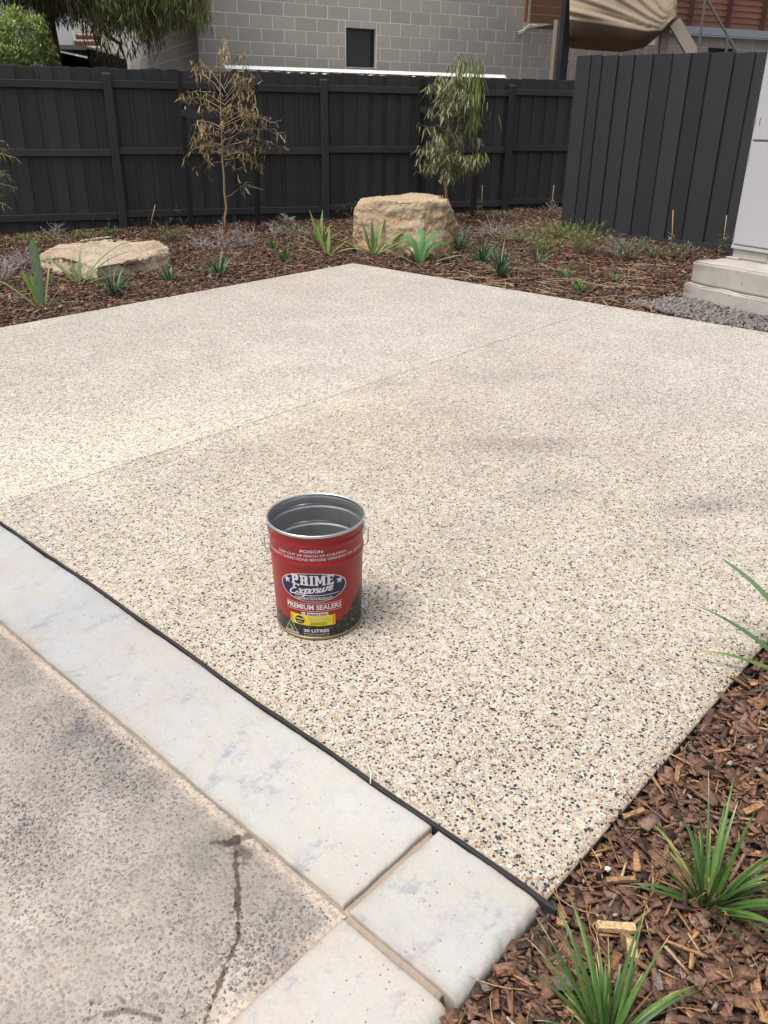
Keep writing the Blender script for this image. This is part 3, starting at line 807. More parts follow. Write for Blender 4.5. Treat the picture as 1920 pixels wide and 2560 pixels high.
for a, b in zip(posts[:-1], posts[1:]):
    for z0, zz in ((0.457, 0.040), (-0.337, 0.041), (-1.133, 0.042)):
        L = b - a - 0.108
        me = box_mesh('rail', L, 0.045, 0.086, 0.003)
        sm = (a + b) / 2
        frame_obj('rail', me, M['charcoal'], fence, fpos(sm, 0.031, z0 + 0.008 * sm - 0.043), FAX)
for k, sp in enumerate(posts):
    mb = MB()
    zt = 0.556 + 0.003 * sp; hw, d0, d1 = 0.052, 0.010, 0.088
    vs = []
    for z in (-1.75, zt):
        for (u, v_) in ((-hw, d0), (hw, d0), (hw, d1), (-hw, d1)):
            vs.append(fpos(sp + u, v_, z - (0.018 if (z > 0 and v_ == d1) else 0)))
    mb.add(vs, [(3, 2, 1, 0), (4, 5, 6, 7), (0, 1, 5, 4), (1, 2, 6, 5), (2, 3, 7, 6), (3, 0, 4, 7)])
    o = part('post', mb, M['charcoal2'], fence); bevel(o, 0.004, 1)
# short plinth board pegs below the bottom rail
for sp in (1.55, 4.4):
    frame_obj('peg', box_mesh('peg', 0.075, 0.035, 0.42), M['charcoal2'], fence, fpos(sp, 0.030, -1.39), FAX)

# ------------------------------------------------------------------ lapped screen fence on the right
RB = on_slab(1402, 575, -0.10); RD = np.array([0.62, -0.785, 0.0]); RD /= np.linalg.norm(RD); RNrm = np.array([RD[1], -RD[0], 0.0])   # towards camera
RAX = np.array([RD, -RNrm, [0, 0, 1.0]])
def r_s(px, py): return float((on_plane(px, py, RB, RNrm) - RB) @ RD)
def r_z(px, py): return float(on_plane(px, py, RB, RNrm)[2])
screen = root('screen_fence', RB + RD * 1.2, "tall charcoal lapped board screen beside the grey cabinet", 'fence')
cuts = [r_s(px, 134) for px in (1449, 1482, 1510, 1550, 1591, 1637, 1686, 1732, 1779, 1840, 1892)]
s = cuts[-1]
while s < 5.0: s += 0.26; cuts.append(s)
zt0, zt1 = r_z(1449, 138), r_z(1892, 130); ztop = lambda s: zt0 + (zt1 - zt0) * s / cuts[10]
zk0, zk1 = r_z(1475, 596), r_z(1787, 631); sk0, sk1 = r_s(1475, 596), r_s(1787, 631)
zkick = lambda s: 0.10 + zk0 + (zk1 - zk0) * (s - sk0) / (sk1 - sk0)
for k in range(len(cuts) - 1):
    a, b = cuts[k], cuts[k + 1]; front = k % 2 == 0
    lap = 0.022 if front else 0.028
    a_, b_ = a - 0.032, b
    top = ztop((a + b) / 2) + random.uniform(-0.008, 0.006); bot = -1.60 if k == 0 else zkick((a + b) / 2) - 0.01
    me = box_mesh('board', b_ - a_, 0.016, top - bot, 0.002)
    ob_ = frame_obj('board', me, M['charcoal2'], screen, RB + RD * (a_ + b_) / 2 + RNrm * (0.012 + random.uniform(-0.002, 0.002)) + np.array([0, 0, (top + bot) / 2 - RB[2]]), RAX)
    ob_.rotation_euler.rotate_axis('Z', -0.024 / (b_ - a_) + random.uniform(-0.01, 0.01))
s0 = cuts[1]; s1 = cuts[-1]
mb = MB()
for sx0, sx1 in ((s0, s1),):
    P = [RB + RD * sx0, RB + RD * sx1]
    vs = []
    for p, ss in zip(P, (sx0, sx1)):
        for o_, z in ((-0.012, -0.26), (0.052, -0.26), (0.052, 0.0), (-0.012, 0.0)):
            vs.append(np.array([p[0], p[1], zkick(ss) + z]) + RNrm * o_)
    mb.add(vs, [(0, 1, 2, 3), (7, 6, 5, 4), (0, 4, 5, 1), (1, 5, 6, 2), (2, 6, 7, 3), (3, 7, 4, 0)])
part('plinth_board', mb, M['charcoal2'], screen)
mb = MB(); mb.box(RB + RD * 0.03 - RNrm * 0.06 + np.array([0, 0, 0.25]), (0.09, 0.09, 3.0 - 1.0), RAX); part('post', mb, M['charcoal2'], screen)

# ------------------------------------------------------------------ block building behind the fence
WD = np.array([0.908, 0.419, 0.0]); WD /= np.linalg.norm(WD); WN = np.array([WD[1], -WD[0], 0.0])
WC = at(494, 100, 15.6); WC[2] = 0.0
WAX = np.array([WD, -WN, [0, 0, 1.0]])
bld = root('block_building', (WC[0] + WD[0] * 4, WC[1] + WD[1] * 4, -1.6), "grey-brown concrete block building behind the fence with one small dark window", 'building')
def w_s(px, py): return float((on_plane(px, py, WC, WN) - WC) @ WD)
def w_z(px, py): return float(on_plane(px, py, WC, WN)[2])
s_end = w_s(1690, 100)
Z0 = 1.035                                        # a bed joint
mb = MB()
def wpos(s, out, z): return WC + WD * s + WN * out + np.array([0, 0, z])
# mortar core, front wall with a real opening
win = (w_s(865, 120), w_s(940, 120), w_z(900, 168), w_z(900, 70))
def wall_piece(s0, s1, z0, z1):
    mb.box(wpos((s0 + s1) / 2, -0.0935, (z0 + z1) / 2), (s1 - s0, 0.19, z1 - z0), WAX)
ZT = 3.6
wall_piece(0.004, win[0], -1.8, ZT); wall_piece(win[1], s_end, -1.8, ZT)
wall_piece(win[0], win[1], -1.8, win[2]); wall_piece(win[0], win[1], win[3], ZT)
part('mortar_wall', mb, M['mortar'], bld)
_bm = {}
def block_mesh(w, h):
    key = (round(w, 2), round(h, 2))
    if key not in _bm: _bm[key] = box_mesh('block', key[0], 0.10, key[1], 0.004)
    return _bm[key]
def split(intervals, c0, c1):
    out = []
    for a, b in intervals:
        if b <= c0 or a >= c1: out.append((a, b)); continue
        if a < c0 - 0.05: out.append((a, c0 - 0.006))
        if b > c1 + 0.05: out.append((c1 + 0.006, b))
    return out
CJ = w_s(1306, 100)                               # control joint under the white pipe
stuff_mb = MB()
for row in range(-7, 12):
    z0 = Z0 + 0.2 * row; zc = z0 + 0.1
    first = 0.1 if row % 2 == 0 else 0.3
    edges = [0.0] + list(np.arange(first, s_end, 0.4)) + [s_end]
    iv = [(a + 0.0065, b - 0.0065) for a, b in zip(edges[:-1], edges[1:]) if b - a > 0.03]
    iv = split(iv, CJ - 0.003, CJ + 0.003) if row < 3 else iv
    if z0 < win[3] and z0 + 0.2 > win[2]: iv = split(iv, win[0] - 0.01, win[1] + 0.01)
    vis = (-2 <= row <= 4)
    for a, b in iv:
        s_ = (a + b) / 2; out = -0.045 + random.uniform(-0.0015, 0.0015)
        if vis:
            o = frame_obj('block', block_mesh(b - a, 0.187), M['block'], bld, wpos(s_, out, zc), WAX)
            o.scale = ((b - a) / round(b - a, 2), 1, 1)
        else:
            stuff_mb.box(wpos(s_, out, zc), (b - a, 0.1, 0.19), WAX)
for zz0, zz1 in ((win[3] + 0.006, Z0 + 0.2 * math.ceil((win[3] - Z0) / 0.2) - 0.0065), (Z0 + 0.2 * math.floor((win[2] - Z0) / 0.2) + 0.0065, win[2] - 0.024)):
    if zz1 - zz0 > 0.02:
        wm = (win[0] + win[1]) / 2
        for a, b in ((win[0] - 0.002, wm - 0.006), (wm + 0.006, win[1] + 0.002)):
            me = box_mesh('block', b - a, 0.10, zz1 - zz0, 0.004)
            frame_obj('block', me, M['block'], bld, wpos((a + b) / 2, -0.045, (zz0 + zz1) / 2), WAX)
# left side wall of the building, in the shade of the gum tree
LN = -WD; LAX = np.array([-WN, -LN, [0, 0, 1.0]])   # runs away from the camera along -WN
def lpos(t, out, z): return WC - WN * t + LN * out + np.array([0, 0, z])
mb = MB(); mb.box(lpos(9.0 + 0.004, -0.0935, 0.9), (17.6, 0.19, 5.4), LAX); part('mortar_wall', mb, M['mortar'], bld)
for row in range(-7, 12):
    zc = Z0 + 0.2 * row + 0.1
    first = 0.3 if row % 2 == 0 else 0.1
    edges = [0.0 if row % 2 else 0.0] + list(np.arange(first, 17.8, 0.4))
    for a, b in zip(edges[:-1], edges[1:]):
        a, b = a + 0.005, b - 0.005
        if a < 0.01: a = 0.012
        if -2 <= row <= 4 and b < 5.4:
            o = frame_obj('block', block_mesh(b - a, 0.19), M['block'], bld, lpos((a + b) / 2, -0.046, zc), LAX)
            o.scale = ((b - a) / round(b - a, 2), 1, 1)
        else:
            stuff_mb.box(lpos((a + b) / 2, -0.046, zc), (b - a, 0.1, 0.19), LAX)
part('upper_blocks', stuff_mb, M['block'], bld, kind='stuff')
# window: frame, pane, lintel course
wc = ((win[0] + win[1]) / 2, (win[2] + win[3]) / 2)
wf = MB()
for (a, b, c, d) in ((win[0], win[0] + 0.035, win[2], win[3]), (win[1] - 0.035, win[1], win[2], win[3]), (win[0] + 0.035, win[1] - 0.035, win[2], win[2] + 0.035), (win[0] + 0.035, win[1] - 0.035, win[3] - 0.035, win[3])):
    wf.box(wpos((a + b) / 2, -0.115, (c + d) / 2), (b - a, 0.06, d - c), WAX)
wfo = part('window', wf, M['frame'], bld)
mb = MB(); mb.box(wpos(wc[0], -0.128, wc[1]), (win[1] - win[0] - 0.07, 0.012, win[3] - win[2] - 0.07), WAX)
part('pane', mb, M['dark_glass'], wfo)
mb = MB(); mb.box(wpos(wc[0], -0.06, win[2] - 0.012), (win[1] - win[0] + 0.0, 0.13, 0.02), WAX); part('sill', mb, M['block'], wfo)

# ------------------------------------------------------------------ white ribbed lean-to roof just above the fence
A_ = at(560, 163, 13.65); B_ = at(1262, 188, 15.55)
dv = B_ - A_; LR = np.linalg.norm(dv); dv = dv / LR
nv = np.array([dv[1], -dv[0], 0]); nv /= np.linalg.norm(nv); uv = np.array([0, 0, 1.0])
roof = root('lean_to_roof', A_ + dv * LR / 2, "white ribbed metal lean-to roof edge showing just above the fence", 'roof')
mb = MB()
# ribbed sheet falling towards the building
prof = []; s = 0.0; pitch = 0.19
while s < LR:
    prof += [(s, 0.0), (s + 0.10, 0.0), (s + 0.125, 0.03), (s + 0.165, 0.03)]; s += pitch
bk = -nv
fallv = bk * 1.4 + uv * (-0.03)
vs = []
for (q, h) in prof:
    p = A_ + dv * min(q, LR) + uv * (h - 0.075)
    vs += [p, p + fallv, p - uv * 0.004, p + fallv - uv * 0.004]
fs = []
for i in range(len(prof) - 1):
    a = i * 4; b = a + 4
    fs += [(a, b, b + 1, a + 1), (a + 2, a + 3, b + 3, b + 2), (a, a + 2, b + 2, b)]
mb.add(vs, fs); part('ribbed_sheet', mb, M['white_metal'], roof)
mb = MB(); t45 = (uv - nv) / math.sqrt(2); n45 = (uv + nv) / math.sqrt(2); mb.box(A_ + dv * LR / 2 + uv * (-0.025) + nv * 0.03, (LR, 0.062, 0.008), [dv, -t45, n45]); mb.box(A_ + dv * LR / 2 + uv * 0.004 + bk * 0.08, (LR, 0.16, 0.006), [dv, -nv, uv]); part('flashing', mb, M['white_metal'], roof)
mb = MB()
for q in (0.3, LR / 2, LR - 0.3):
    p = A_ + dv * q + bk * 0.7
    mb.box(np.array([p[0], p[1], (p[2] - 0.09 - 1.5) / 2]), (0.08, 0.08, p[2] - 0.09 + 1.5), [dv, -nv, uv])
part('support', mb, M['frame'], roof)

# ------------------------------------------------------------------ clutter under the balcony at top right
Yb = 16.2
dp = root('downpipe', at(1402, 197, Yb), "black square downpipe rising beside the weathered post at the building corner", 'downpipe')
mb = MB(); p0 = at(1402, 197, Yb); p1 = at(1421, 0, Yb)
x0 = at(1391, 190, Yb)[0]; x1 = at(1414, 190, Yb)[0]; wdt = (x1 - x0) * 0.92
axd = np.array([WD, -WN, uv])
cx_ = (p0[0] + p1[0]) / 2
mb.box((p0[0], Yb, 1.2), (wdt, wdt * 0.8, 5.6), axd); part('pipe', mb, M['black_steel'], dp)
mb = MB(); mb.box((p0[0], Yb, at(1400, 155, Yb)[2]), (wdt * 1.12, wdt * 0.95, 0.03), axd); part('bracket', mb, M['black_steel'], dp)
pw = at(1384, 190, Yb + 0.25)
mb = MB(); topz = at(1399, 50, Yb + 0.25)[2]
mb.box((pw[0], Yb + 0.25, (topz - 1.6) / 2), (0.11, 0.11, topz + 1.6), axd)
single('timber_post', mb, M['weathered'], (pw[0], Yb + 0.25, -1.6), "weathered grey timber post just left of the black downpipe", 'post')
# brown boarded box of the balcony
Yd = 16.55
bx = root('balcony_box', at(1360, 40, Yd), "brown stained timber boarded balcony side at the top of the block wall", 'balcony')
z_lo = at(1312, 60, Yd)[2]; xL = at(1312, 60, Yd)[0]; xR = at(1436, 30, Yd)[0]
zs = [at(1350, py, Yd)[2] for py in (56, 34, 12, -10, -34)]
for k in range(len(zs) - 1):
    mb = MB()
    h = zs[k + 1] - zs[k]
    mb.box(((xL + xR) / 2 + 0.05, Yd + 0.24 - 0.008 * (k % 2), (zs[k] + zs[k + 1]) / 2), (xR - xL, 0.03, h - 0.01), axd)
    o = part('board', mb, M['brown_board'], bx)
mb = MB(); mb.box((xL - 0.01, Yd - 0.06, zs[0] + 0.55), (0.05, 0.06, 1.1), axd); part('trim', mb, M['brown_board'], bx)
mb = MB(); mb.box(((xL + xR) / 2 + 0.22, Yd + 0.75, zs[0] + 0.02), (xR - xL - 0.3, 0.8, 0.03), axd); part('soffit', mb, M['weathered'], bx)
# white conduit elbows on the block wall
mb = MB()
for dy in (0, 4.5):
    pts = [on_plane(x, y + dy, WC + WN * 0.04, WN) for x, y in ((1296, 80), (1306, 77), (1314, 70), (1321, 64), (1330, 62.5), (1350, 64), (1380, 68))]
    mb.tube(pts, 0.013, 8)
single('conduit', mb, M['cream_pipe'], on_plane(1310, 75, WC, WN), "cream plastic conduit elbow on the block wall under the boarded balcony", 'pipe', None, True)

# sagging tan shade cloth
cl = []
Yt = 15.9
nu, nv_ = 44, 26
top_l, top_r = (1424, -40), (1690, -46)
vs = []; 
for i in range(nu + 1):
    u = i / nu
    # lower hem of the cloth, in photo pixels, lifted onto a real surface whose depth varies with the folds
    hem = np.interp(u, [0, 0.25, 0.5, 0.72, 0.86, 1.0], [50, 60, 70, 80, 76, 40])
    xx = 1424 + u * 268
    for j in range(nv_ + 1):
        w = j / nv_
        py = -46 + (hem + 46) * w
        ang = math.atan2((1.05 - w) * 0.55, 1.02 - u); rr = math.hypot((1.05 - w) * 0.55, 1.02 - u)
        fold = (0.035 * math.sin(26 * ang + 1.5 * math.sin(3 * rr)) + 0.018 * math.sin(58 * ang + 2 * rr)) * min(1, rr * 2.2) + 0.02 * math.sin(9 * u + 5 * w)
        dep = Yt + fold * (0.35 + 0.65 * w) - 0.10 * math.sin(math.pi * u) * w - 0.25 * w
        vs.append(at(xx, py, dep))
# underside, swept low to hide the lit wall behind shaded cloth
for i in range(nu + 1):
    u = i / nu
    hem = np.interp(u, [0, 0.25, 0.5, 0.72, 0.86, 1.0], [120, 126, 130, 118, 86, 44])
    vs.append(at(1424 + u * 262, hem, Yt + 0.6 + 0.1 * math.sin(9 * u)))
fs = [(i * (nv_ + 1) + j, (i + 1) * (nv_ + 1) + j, (i + 1) * (nv_ + 1) + j + 1, i * (nv_ + 1) + j + 1) for i in range(nu) for j in range(nv_)]
k0 = (nu + 1) * (nv_ + 1)
fs += [(i * (nv_ + 1) + nv_, (i + 1) * (nv_ + 1) + nv_, k0 + i + 1, k0 + i) for i in range(nu)]
mb = MB(); mb.add(vs, fs)
o = single('shade_cloth', mb, M['tarp'], at(1550, 40, Yt), "sagging tan shade cloth slung under the balcony", 'shade cloth', None, True)
sd = o.modifiers.new('thick', 'SOLIDIFY'); sd.thickness = 0.006; sd.offset = 0
# the deck floor above the cloth (out of frame) and the dark under-deck wall
mb = MB(); zdk = at(1550, -60, Yt)[2]
mb.box((at(1550, 0, 17.0)[0] + 0.1, 17.35, zdk + 0.55), (2.6, 1.5, 0.14), axd)
single('deck_floor', mb, M['weathered'], (at(1550, 0, 16.6)[0], 16.6, zdk), "weathered timber deck floor above the tan shade cloth", 'deck')
# posts and raking strut under the cloth
def bar(name, pa, pb, ya, yb, w, mat, label, cat, d=None):
    A = at(*pa, ya); B = at(*pb, yb); t = B - A; L = np.linalg.norm(t); t /= L
    a = np.cross(t, [0, 1, 0]); a /= np.linalg.norm(a); b = np.cross(a, t)
    mb = MB(); mb.box((A + B) / 2, (w, d or w, L), [a, b, t])
    o = single(name, mb, mat, (A + B) / 2, label, cat); bevel(o, 0.004, 1); return o
bar('timber_post', (1655, 140), (1664, 62), 15.9, 15.9, 0.125, M['weathered'], "short weathered timber post under the right end of the shade cloth", 'post')
bar('raking_strut', (1735, 140), (1686, 56), 15.6, 15.7, 0.19, M['weathered'], "broad weathered timber strut leaning from the cloth's corner down behind the screen", 'strut', 0.08)
bar('timber_beam', (1650, 78), (1692, 52), 15.85, 15.75, 0.09, M['weathered'], "pale beam stub at the lower right corner of the shade cloth", 'beam')
mb = MB()
mb.tube([at(x, y, 15.6) for x, y in ((1687, -10), (1685, 10), (1691, 30), (1686, 42), (1668, 58))], 0.012, 6, (0.3, 0.22, 0.15))
single('rope', mb, M['twig'], at(1687, 30, 15.6), "twisted rope tying the corner of the shade cloth", 'rope')
for v_ in mb.c: pass
bar('steel_pole', (1744, 140), (1765, -12), 15.3, 15.3, 0.035, M['steel'], "thin steel pole rising behind the screen in front of the red boards", 'pole')
bar('steel_brace', (1848, 140), (1766, -6), 15.3, 15.35, 0.035, M['steel'], "diagonal steel brace running down right from the pole top", 'brace')
bar('steel_pole', (1814, 140), (1820, 88), 15.3, 15.3, 0.035, M['steel'], "short steel pole standing where the diagonal brace crosses", 'pole')

# red-brown boarded neighbour on the right
Yr = 18.6
hd = np.array([0.93, 0.37, 0]); hd /= np.linalg.norm(hd); hn = np.array([hd[1], -hd[0], 0]); hax = np.array([hd, -hn, uv])
HC = at(1690, 60, Yr)
def hq(px, py): return on_plane(px, py, HC, hn)
red = root('boarded_house', (HC[0], HC[1], -1.6), "red-brown weatherboard house at the top right above a blue-grey beam", 'house')
zb = hq(1800, 70)[2]; sR = 5.2
mb = MB(); mb.box(HC * [1, 1, 0] + hd * sR / 2 - hn * 0.1 + uv * (zb + 1.2), (sR + 0.6, 0.1, 2.4), hax); part('wall', mb, M['red_batten'], red)
bh = 0.105
for k in range(12):
    mb = MB()
    c0 = HC * [1, 1, 0] + hd * sR / 2 - hn * 0.035 + uv * (zb + bh * (k + 0.5))
    axb = np.array([hd, -(hn * 0.985 - uv * 0.17), uv * 0.985 + hn * 0.17])
    mb.box(c0, (sR + 0.4, 0.018, bh * 1.06), [hd, -hn, uv * 0.99 - hn * 0.12]); part('weatherboard', mb, M['red_board'], red)
for px in (1725, 1820, 1908, 2000):
    p = hq(px, 40); mb = MB(); mb.box(np.array([p[0], p[1], zb + 1.15]) + hn * 0.02, (0.075, 0.05, 2.3), hax); part('batten', mb, M['red_batten'], red)
p = HC * [1, 1, 0] + hd * sR / 2
zt_, zb_ = hq(1800, 72)[2], hq(1800, 91)[2]
mb = MB(); mb.box(p + hn * 0.06 + uv * ((zt_ + zb_) / 2), (sR + 0.8, 0.12, zt_ - zb_), hax); part('beam', mb, M['bluegrey'], red)
mb = MB(); mb.box(p - hn * 0.16 + uv * ((zb_ - 1.8) / 2), (sR + 0.8, 0.19, zb_ + 1.8), hax); part('mortar_wall', mb, M['mortar'], red)
ob = hq(1806, 128)
for row in range(4):
    zc = zb_ - 0.1 - 0.2 * row
    s = -0.35 - (0.2 if row % 2 else 0)
    while s < sR:
        c0 = HC * [1, 1, 0] + hd * (s + 0.2) - hn * 0.11 + uv * zc
        so = (ob - HC) @ hd
        if not (row in (1, 2, 3) and abs(s + 0.2 - so) < 0.30):
            frame_obj('block', block_mesh(0.39, 0.19), M['block'], red, c0, hax)
        s += 0.4
mb = MB(); mb.box(np.array([ob[0], ob[1], zb_ - 0.5]) - hn * 0.055, (0.62, 0.02, 0.6), hax); part('opening', mb, M['dark_void'], red)  # flat dark panel, painted as the opening's unlit inside

# ------------------------------------------------------------------ grey cabinet on its stepped plinth
def pp(a, b, z): return np.array([PG[0] + a * PD[0] + b * PI_[0], PG[1] + a * PD[1] + b * PI_[1], z])
def rough_block(a0, a1, b0, b1, z0, z1, seed, rag=0.012):
    """cast concrete block with ragged arrises, in plinth axes"""
    bm = bmesh.new(); bmesh.ops.create_cube(bm, size=1.0)
    for v in bm.verts: v.co = (a0 + (a1 - a0) * (v.co.x + .5), b0 + (b1 - b0) * (v.co.y + .5), z0 + (z1 - z0) * (v.co.z + .5))
    bmesh.ops.bevel(bm, geom=bm.edges[:], offset=0.010, segments=2, affect='EDGES')
    bmesh.ops.subdivide_edges(bm, edges=bm.edges[:], cuts=10, use_grid_fill=True)
    for v in bm.verts:
        q = Vector((v.co.x * 9 + seed, v.co.y * 9, v.co.z * 9)); nz = mnoise.noise_vector(q) + 0.6 * mnoise.noise_vector(q * 3.1)
        d = min(abs(v.co.x - a0) + abs(v.co.z - z1), abs(v.co.y - b0) + abs(v.co.z - z1), abs(v.co.x - a0) + abs(v.co.y - b0))
        k = 0.0015 + rag * math.exp(-(d / 0.018) ** 2)
        v.co += nz * k
    vs = [pp(*v.co) for v in bm.verts]; fs = [tuple(x.index for x in f.verts) for f in bm.faces]
    bm.verts.index_update()
    m_ = MB(); m_.add(vs, fs); bm.free(); return m_
plinth = root('concrete_plinth', pp(0, 0, -1.38), "stepped concrete plinth carrying the grey cabinet", 'plinth')
part('upper_block', rough_block(-0.133, 1.8, 0.0, 0.83, -1.195, -1.008, 1.0), M['concrete'], plinth, True)
part('lower_step', rough_block(-0.165, 1.8, -0.035, 0.9, -1.335, -1.192, 5.0, 0.016), M['concrete'], plinth, True)
mb = MB(); mb.box(pp(0.85, 0.45, -1.42), (1.75, 0.88, 0.18), [PD, PI_, uv]); part('base', mb, M['dark_base'], plinth)
cabt = root('grey_cabinet', pp(0.4, 0.58, -1.008), "tall pale grey steel service cabinet on the plinth at the right edge", 'cabinet')
CA0, CA1, CB0, CB1, CZ0, CZ1 = -0.095, 1.15, 0.395, 0.795, -0.918, 1.05
cax = np.array([PD, PI_, uv])
def cbox(a0, a1, b0, b1, z0, z1): 
    m_ = MB(); m_.box(pp((a0 + a1) / 2, (b0 + b1) / 2, (z0 + z1) / 2), (a1 - a0, b1 - b0, z1 - z0), cax); return m_
bevel(part('body', cbox(CA0, CA1, CB0, CB1, CZ0, CZ1), M['cabinet'], cabt), 0.006)
bevel(part('base_frame', cbox(CA0 + 0.012, CA1 - 0.012, CB0 + 0.015, CB1 - 0.015, -1.007, CZ0 - 0.004), M['cabinet'], cabt), 0.004)
bevel(part('foot', cbox(CA0 - 0.03, CA0 + 0.10, CB0 - 0.012, CB0 + 0.05, -1.007, -0.995), M['cabinet'], cabt), 0.003)
bevel(part('ledge', cbox(CA0 + 0.004, CA1, CB0 - 0.012, CB0 + 0.002, CZ0 - 0.004, CZ0 + 0.022), M['cabinet'], cabt), 0.003)
zmid = -0.085
d1 = bevel(part('door', cbox(CA0 + 0.022, CA1, CB0 - 0.016, CB0 + 0.001, CZ0 + 0.035, zmid - 0.009), M['cabinet'], cabt), 0.004)
d2 = bevel(part('door', cbox(CA0 + 0.022, CA1, CB0 - 0.016, CB0 + 0.001, zmid + 0.009, CZ1 - 0.02), M['cabinet'], cabt), 0.004)
bevel(part('gasket', cbox(CA0 + 0.024, CA1, CB0 - 0.004, CB0 + 0.001, zmid - 0.009, zmid + 0.009), M['latch'], cabt), 0.001)
for d_, zl in ((d1, (-0.86, -0.24)), (d2, (0.02, 0.60))):
    for z in zl:
        part('hinge', cbox(CA0 + 0.008, CA0 + 0.018, CB0 - 0.012, CB0 + 0.001, z, z + 0.065), M['latch'], d_)
mb = MB()
mb.tube([pp(CA0 + 0.075 - 0.012 * math.cos(t), CB0 - 0.018, 0.055 + 0.028 * math.sin(t)) for t in np.linspace(-1.3, 1.3, 9)], 0.003, 6)
part('latch', mb, M['latch'], d2)
part('vent', cbox(CA0 + 0.10, CA0 + 0.36, CB0 + 0.009, CB0 + 0.016, -0.995, -0.93), M['concrete'], cabt)

# ------------------------------------------------------------------ the red pail
_rim = ray(789, 1284) * (F * 0.30 / 246)
PH = 0.371
PB = _rim - PH * N                                   # centre of the pail's foot
_pb = -(PB @ N); PB = PB + N * (_pb - HS + 0.0015)   # sit on the slab
py_ = np.array([PB[0], PB[1], 0.0]); py_ = py_ - (py_ @ N) * N; py_ /= np.linalg.norm(py_)   # away from the camera
px_ = np.cross(py_, N)
pail = bpy.data.objects.new('paint_pail', None); COL.objects.link(pail)
pail["label"] = "open red twenty litre sealer pail with printed label standing on the aggregate slab"; pail["category"] = "pail"
pail.matrix_world = Matrix(((px_[0], py_[0], N[0], PB[0]), (px_[1], py_[1], N[1], PB[1]), (px_[2], py_[2], N[2], PB[2]), (0, 0, 0, 1)))
PROF = [(0.000, 0.1335), (0.007, 0.1350), (0.010, 0.1358), (0.10, 0.1385), (0.20, 0.1410), (0.258, 0.1424), (0.260, 0.1434), (0.2645, 0.1462), (0.269, 0.1464), (0.275, 0.1442), (0.300, 0.1438), (0.322, 0.1440),
        (0.327, 0.1462), (0.332, 0.1466), (0.338, 0.1446), (0.343, 0.1440), (0.356, 0.1442), (0.362, 0.1460), (0.366, 0.1470)]
PZ = np.array([p[0] for p in PROF]); PR = np.array([p[1] for p in PROF])
def pr(z): return float(np.interp(z, PZ, PR))
def cyl(arc, z, lift=0.0):
    r = pr(z) + lift; th = arc / 0.1425
    return np.array([math.sin(th) * r, -math.cos(th) * r, z])
def lathe(zr, seg=160, closed=False):
    n = len(zr); th = np.linspace(0, 2 * math.pi, seg, endpoint=False)
    V = np.array([[r * math.sin(t), -r * math.cos(t), z] for z, r in zr for t in th])
    idx = np.arange(n * seg).reshape(n, seg)
    q = np.stack([idx[:-1], np.roll(idx[:-1], -1, 1), np.roll(idx[1:], -1, 1), idx[1:]], -1).reshape(-1, 4)
    return V, q
zs_ = np.unique(np.concatenate([np.linspace(0.004, 0.362, 110), PZ[1:-2]]))
V, q = lathe([(z, pr(z)) for z in zs_], 220)
th = np.arctan2(V[:, 0], -V[:, 1])
bound = np.interp(np.degrees(th), [-180, -120, -80, -55, -38, -20, 5, 25, 40, 55, 68, 80, 110, 150, 180], [0.09, 0.085, 0.078, 0.068, 0.060, 0.054, 0.052, 0.058, 0.078, 0.112, 0.142, 0.165, 0.16, 0.11, 0.09])
bound = bound + 0.004 * np.sin(th * 23 + 1.3 * np.sin(th * 11)) + 0.003 * np.sin(th * 47)
mask = np.clip(0.5 + (bound - V[:, 2]) / 0.010, 0, 1)
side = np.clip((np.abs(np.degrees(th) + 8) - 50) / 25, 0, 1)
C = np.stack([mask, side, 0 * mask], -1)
def pail_mat():
    t = NT('red_printed_tinplate')
    sep = t.new("ShaderNodeSeparateColor"); t.l.new(t.attr(), sep.inputs[0])
    n = t.noise(110, 3, 0.6); 
    edge = t.sm(t.math('ADD', sep.outputs[0], t.math('MULTIPLY', t.math('SUBTRACT', n, 0.5), 1.1)), 0.42, 0.58)
    v = t.voro(150, 'F1', t.mapping((1, 1, 0.8)))
    sc = t.new("ShaderNodeSeparateColor"); t.l.new(v.outputs["Color"], sc.inputs[0])
    rock = t.ramp(sc.outputs[0], [(0, (0.006, 0.006, 0.007)), (0.45, (0.015, 0.015, 0.017)), (0.72, (0.038, 0.038, 0.04)), (0.9, (0.09, 0.09, 0.088)), (1.0, (0.28, 0.26, 0.23))])
    rock = t.mix(t.sm(v.outputs["Distance"], 0.3, 0.62), rock, (0.005, 0.005, 0.005))
    red = t.mix(t.noise(3, 4), (0.225, 0.006, 0.009), (0.265, 0.008, 0.011))
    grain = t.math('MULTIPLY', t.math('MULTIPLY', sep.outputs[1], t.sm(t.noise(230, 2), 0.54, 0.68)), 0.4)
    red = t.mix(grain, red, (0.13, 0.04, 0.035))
    c = t.mix(edge, red, rock)
    scr = t.sm(t.noise(14, 6, 0.7, t.mapping((2.2, 2.2, 9), (0.5, 0.3, 0))), 0.735, 0.76)
    c = t.mix(t.math('MULTIPLY', scr, 0.5), c, (0.4, 0.15, 0.1))
    return t.done(c, 0.36, 0.0, 0.5)
M['pail'] = pail_mat()
M['pail_inside'] = simple('grey_lacquered_tin', (0.42, 0.43, 0.43), 0.26, 0.15, 20, 0.03, 90, 0.75, 0.5)
M['tin'] = simple('bright_tin_rim', (0.62, 0.62, 0.63), 0.25, 0.08, 30, 0.0, 60, 1.0)
M['gold_tin'] = simple('gold_lacquer_seam', (0.30, 0.24, 0.11), 0.35, 0.15, 30, 0.0, 60, 0.6)
M['ink_white'] = simple('white_ink', (0.60, 0.56, 0.57), 0.4, 0.04, 30, 0)
M['ink_navy'] = simple('navy_ink', (0.012, 0.014, 0.055), 0.35, 0.1, 30, 0)
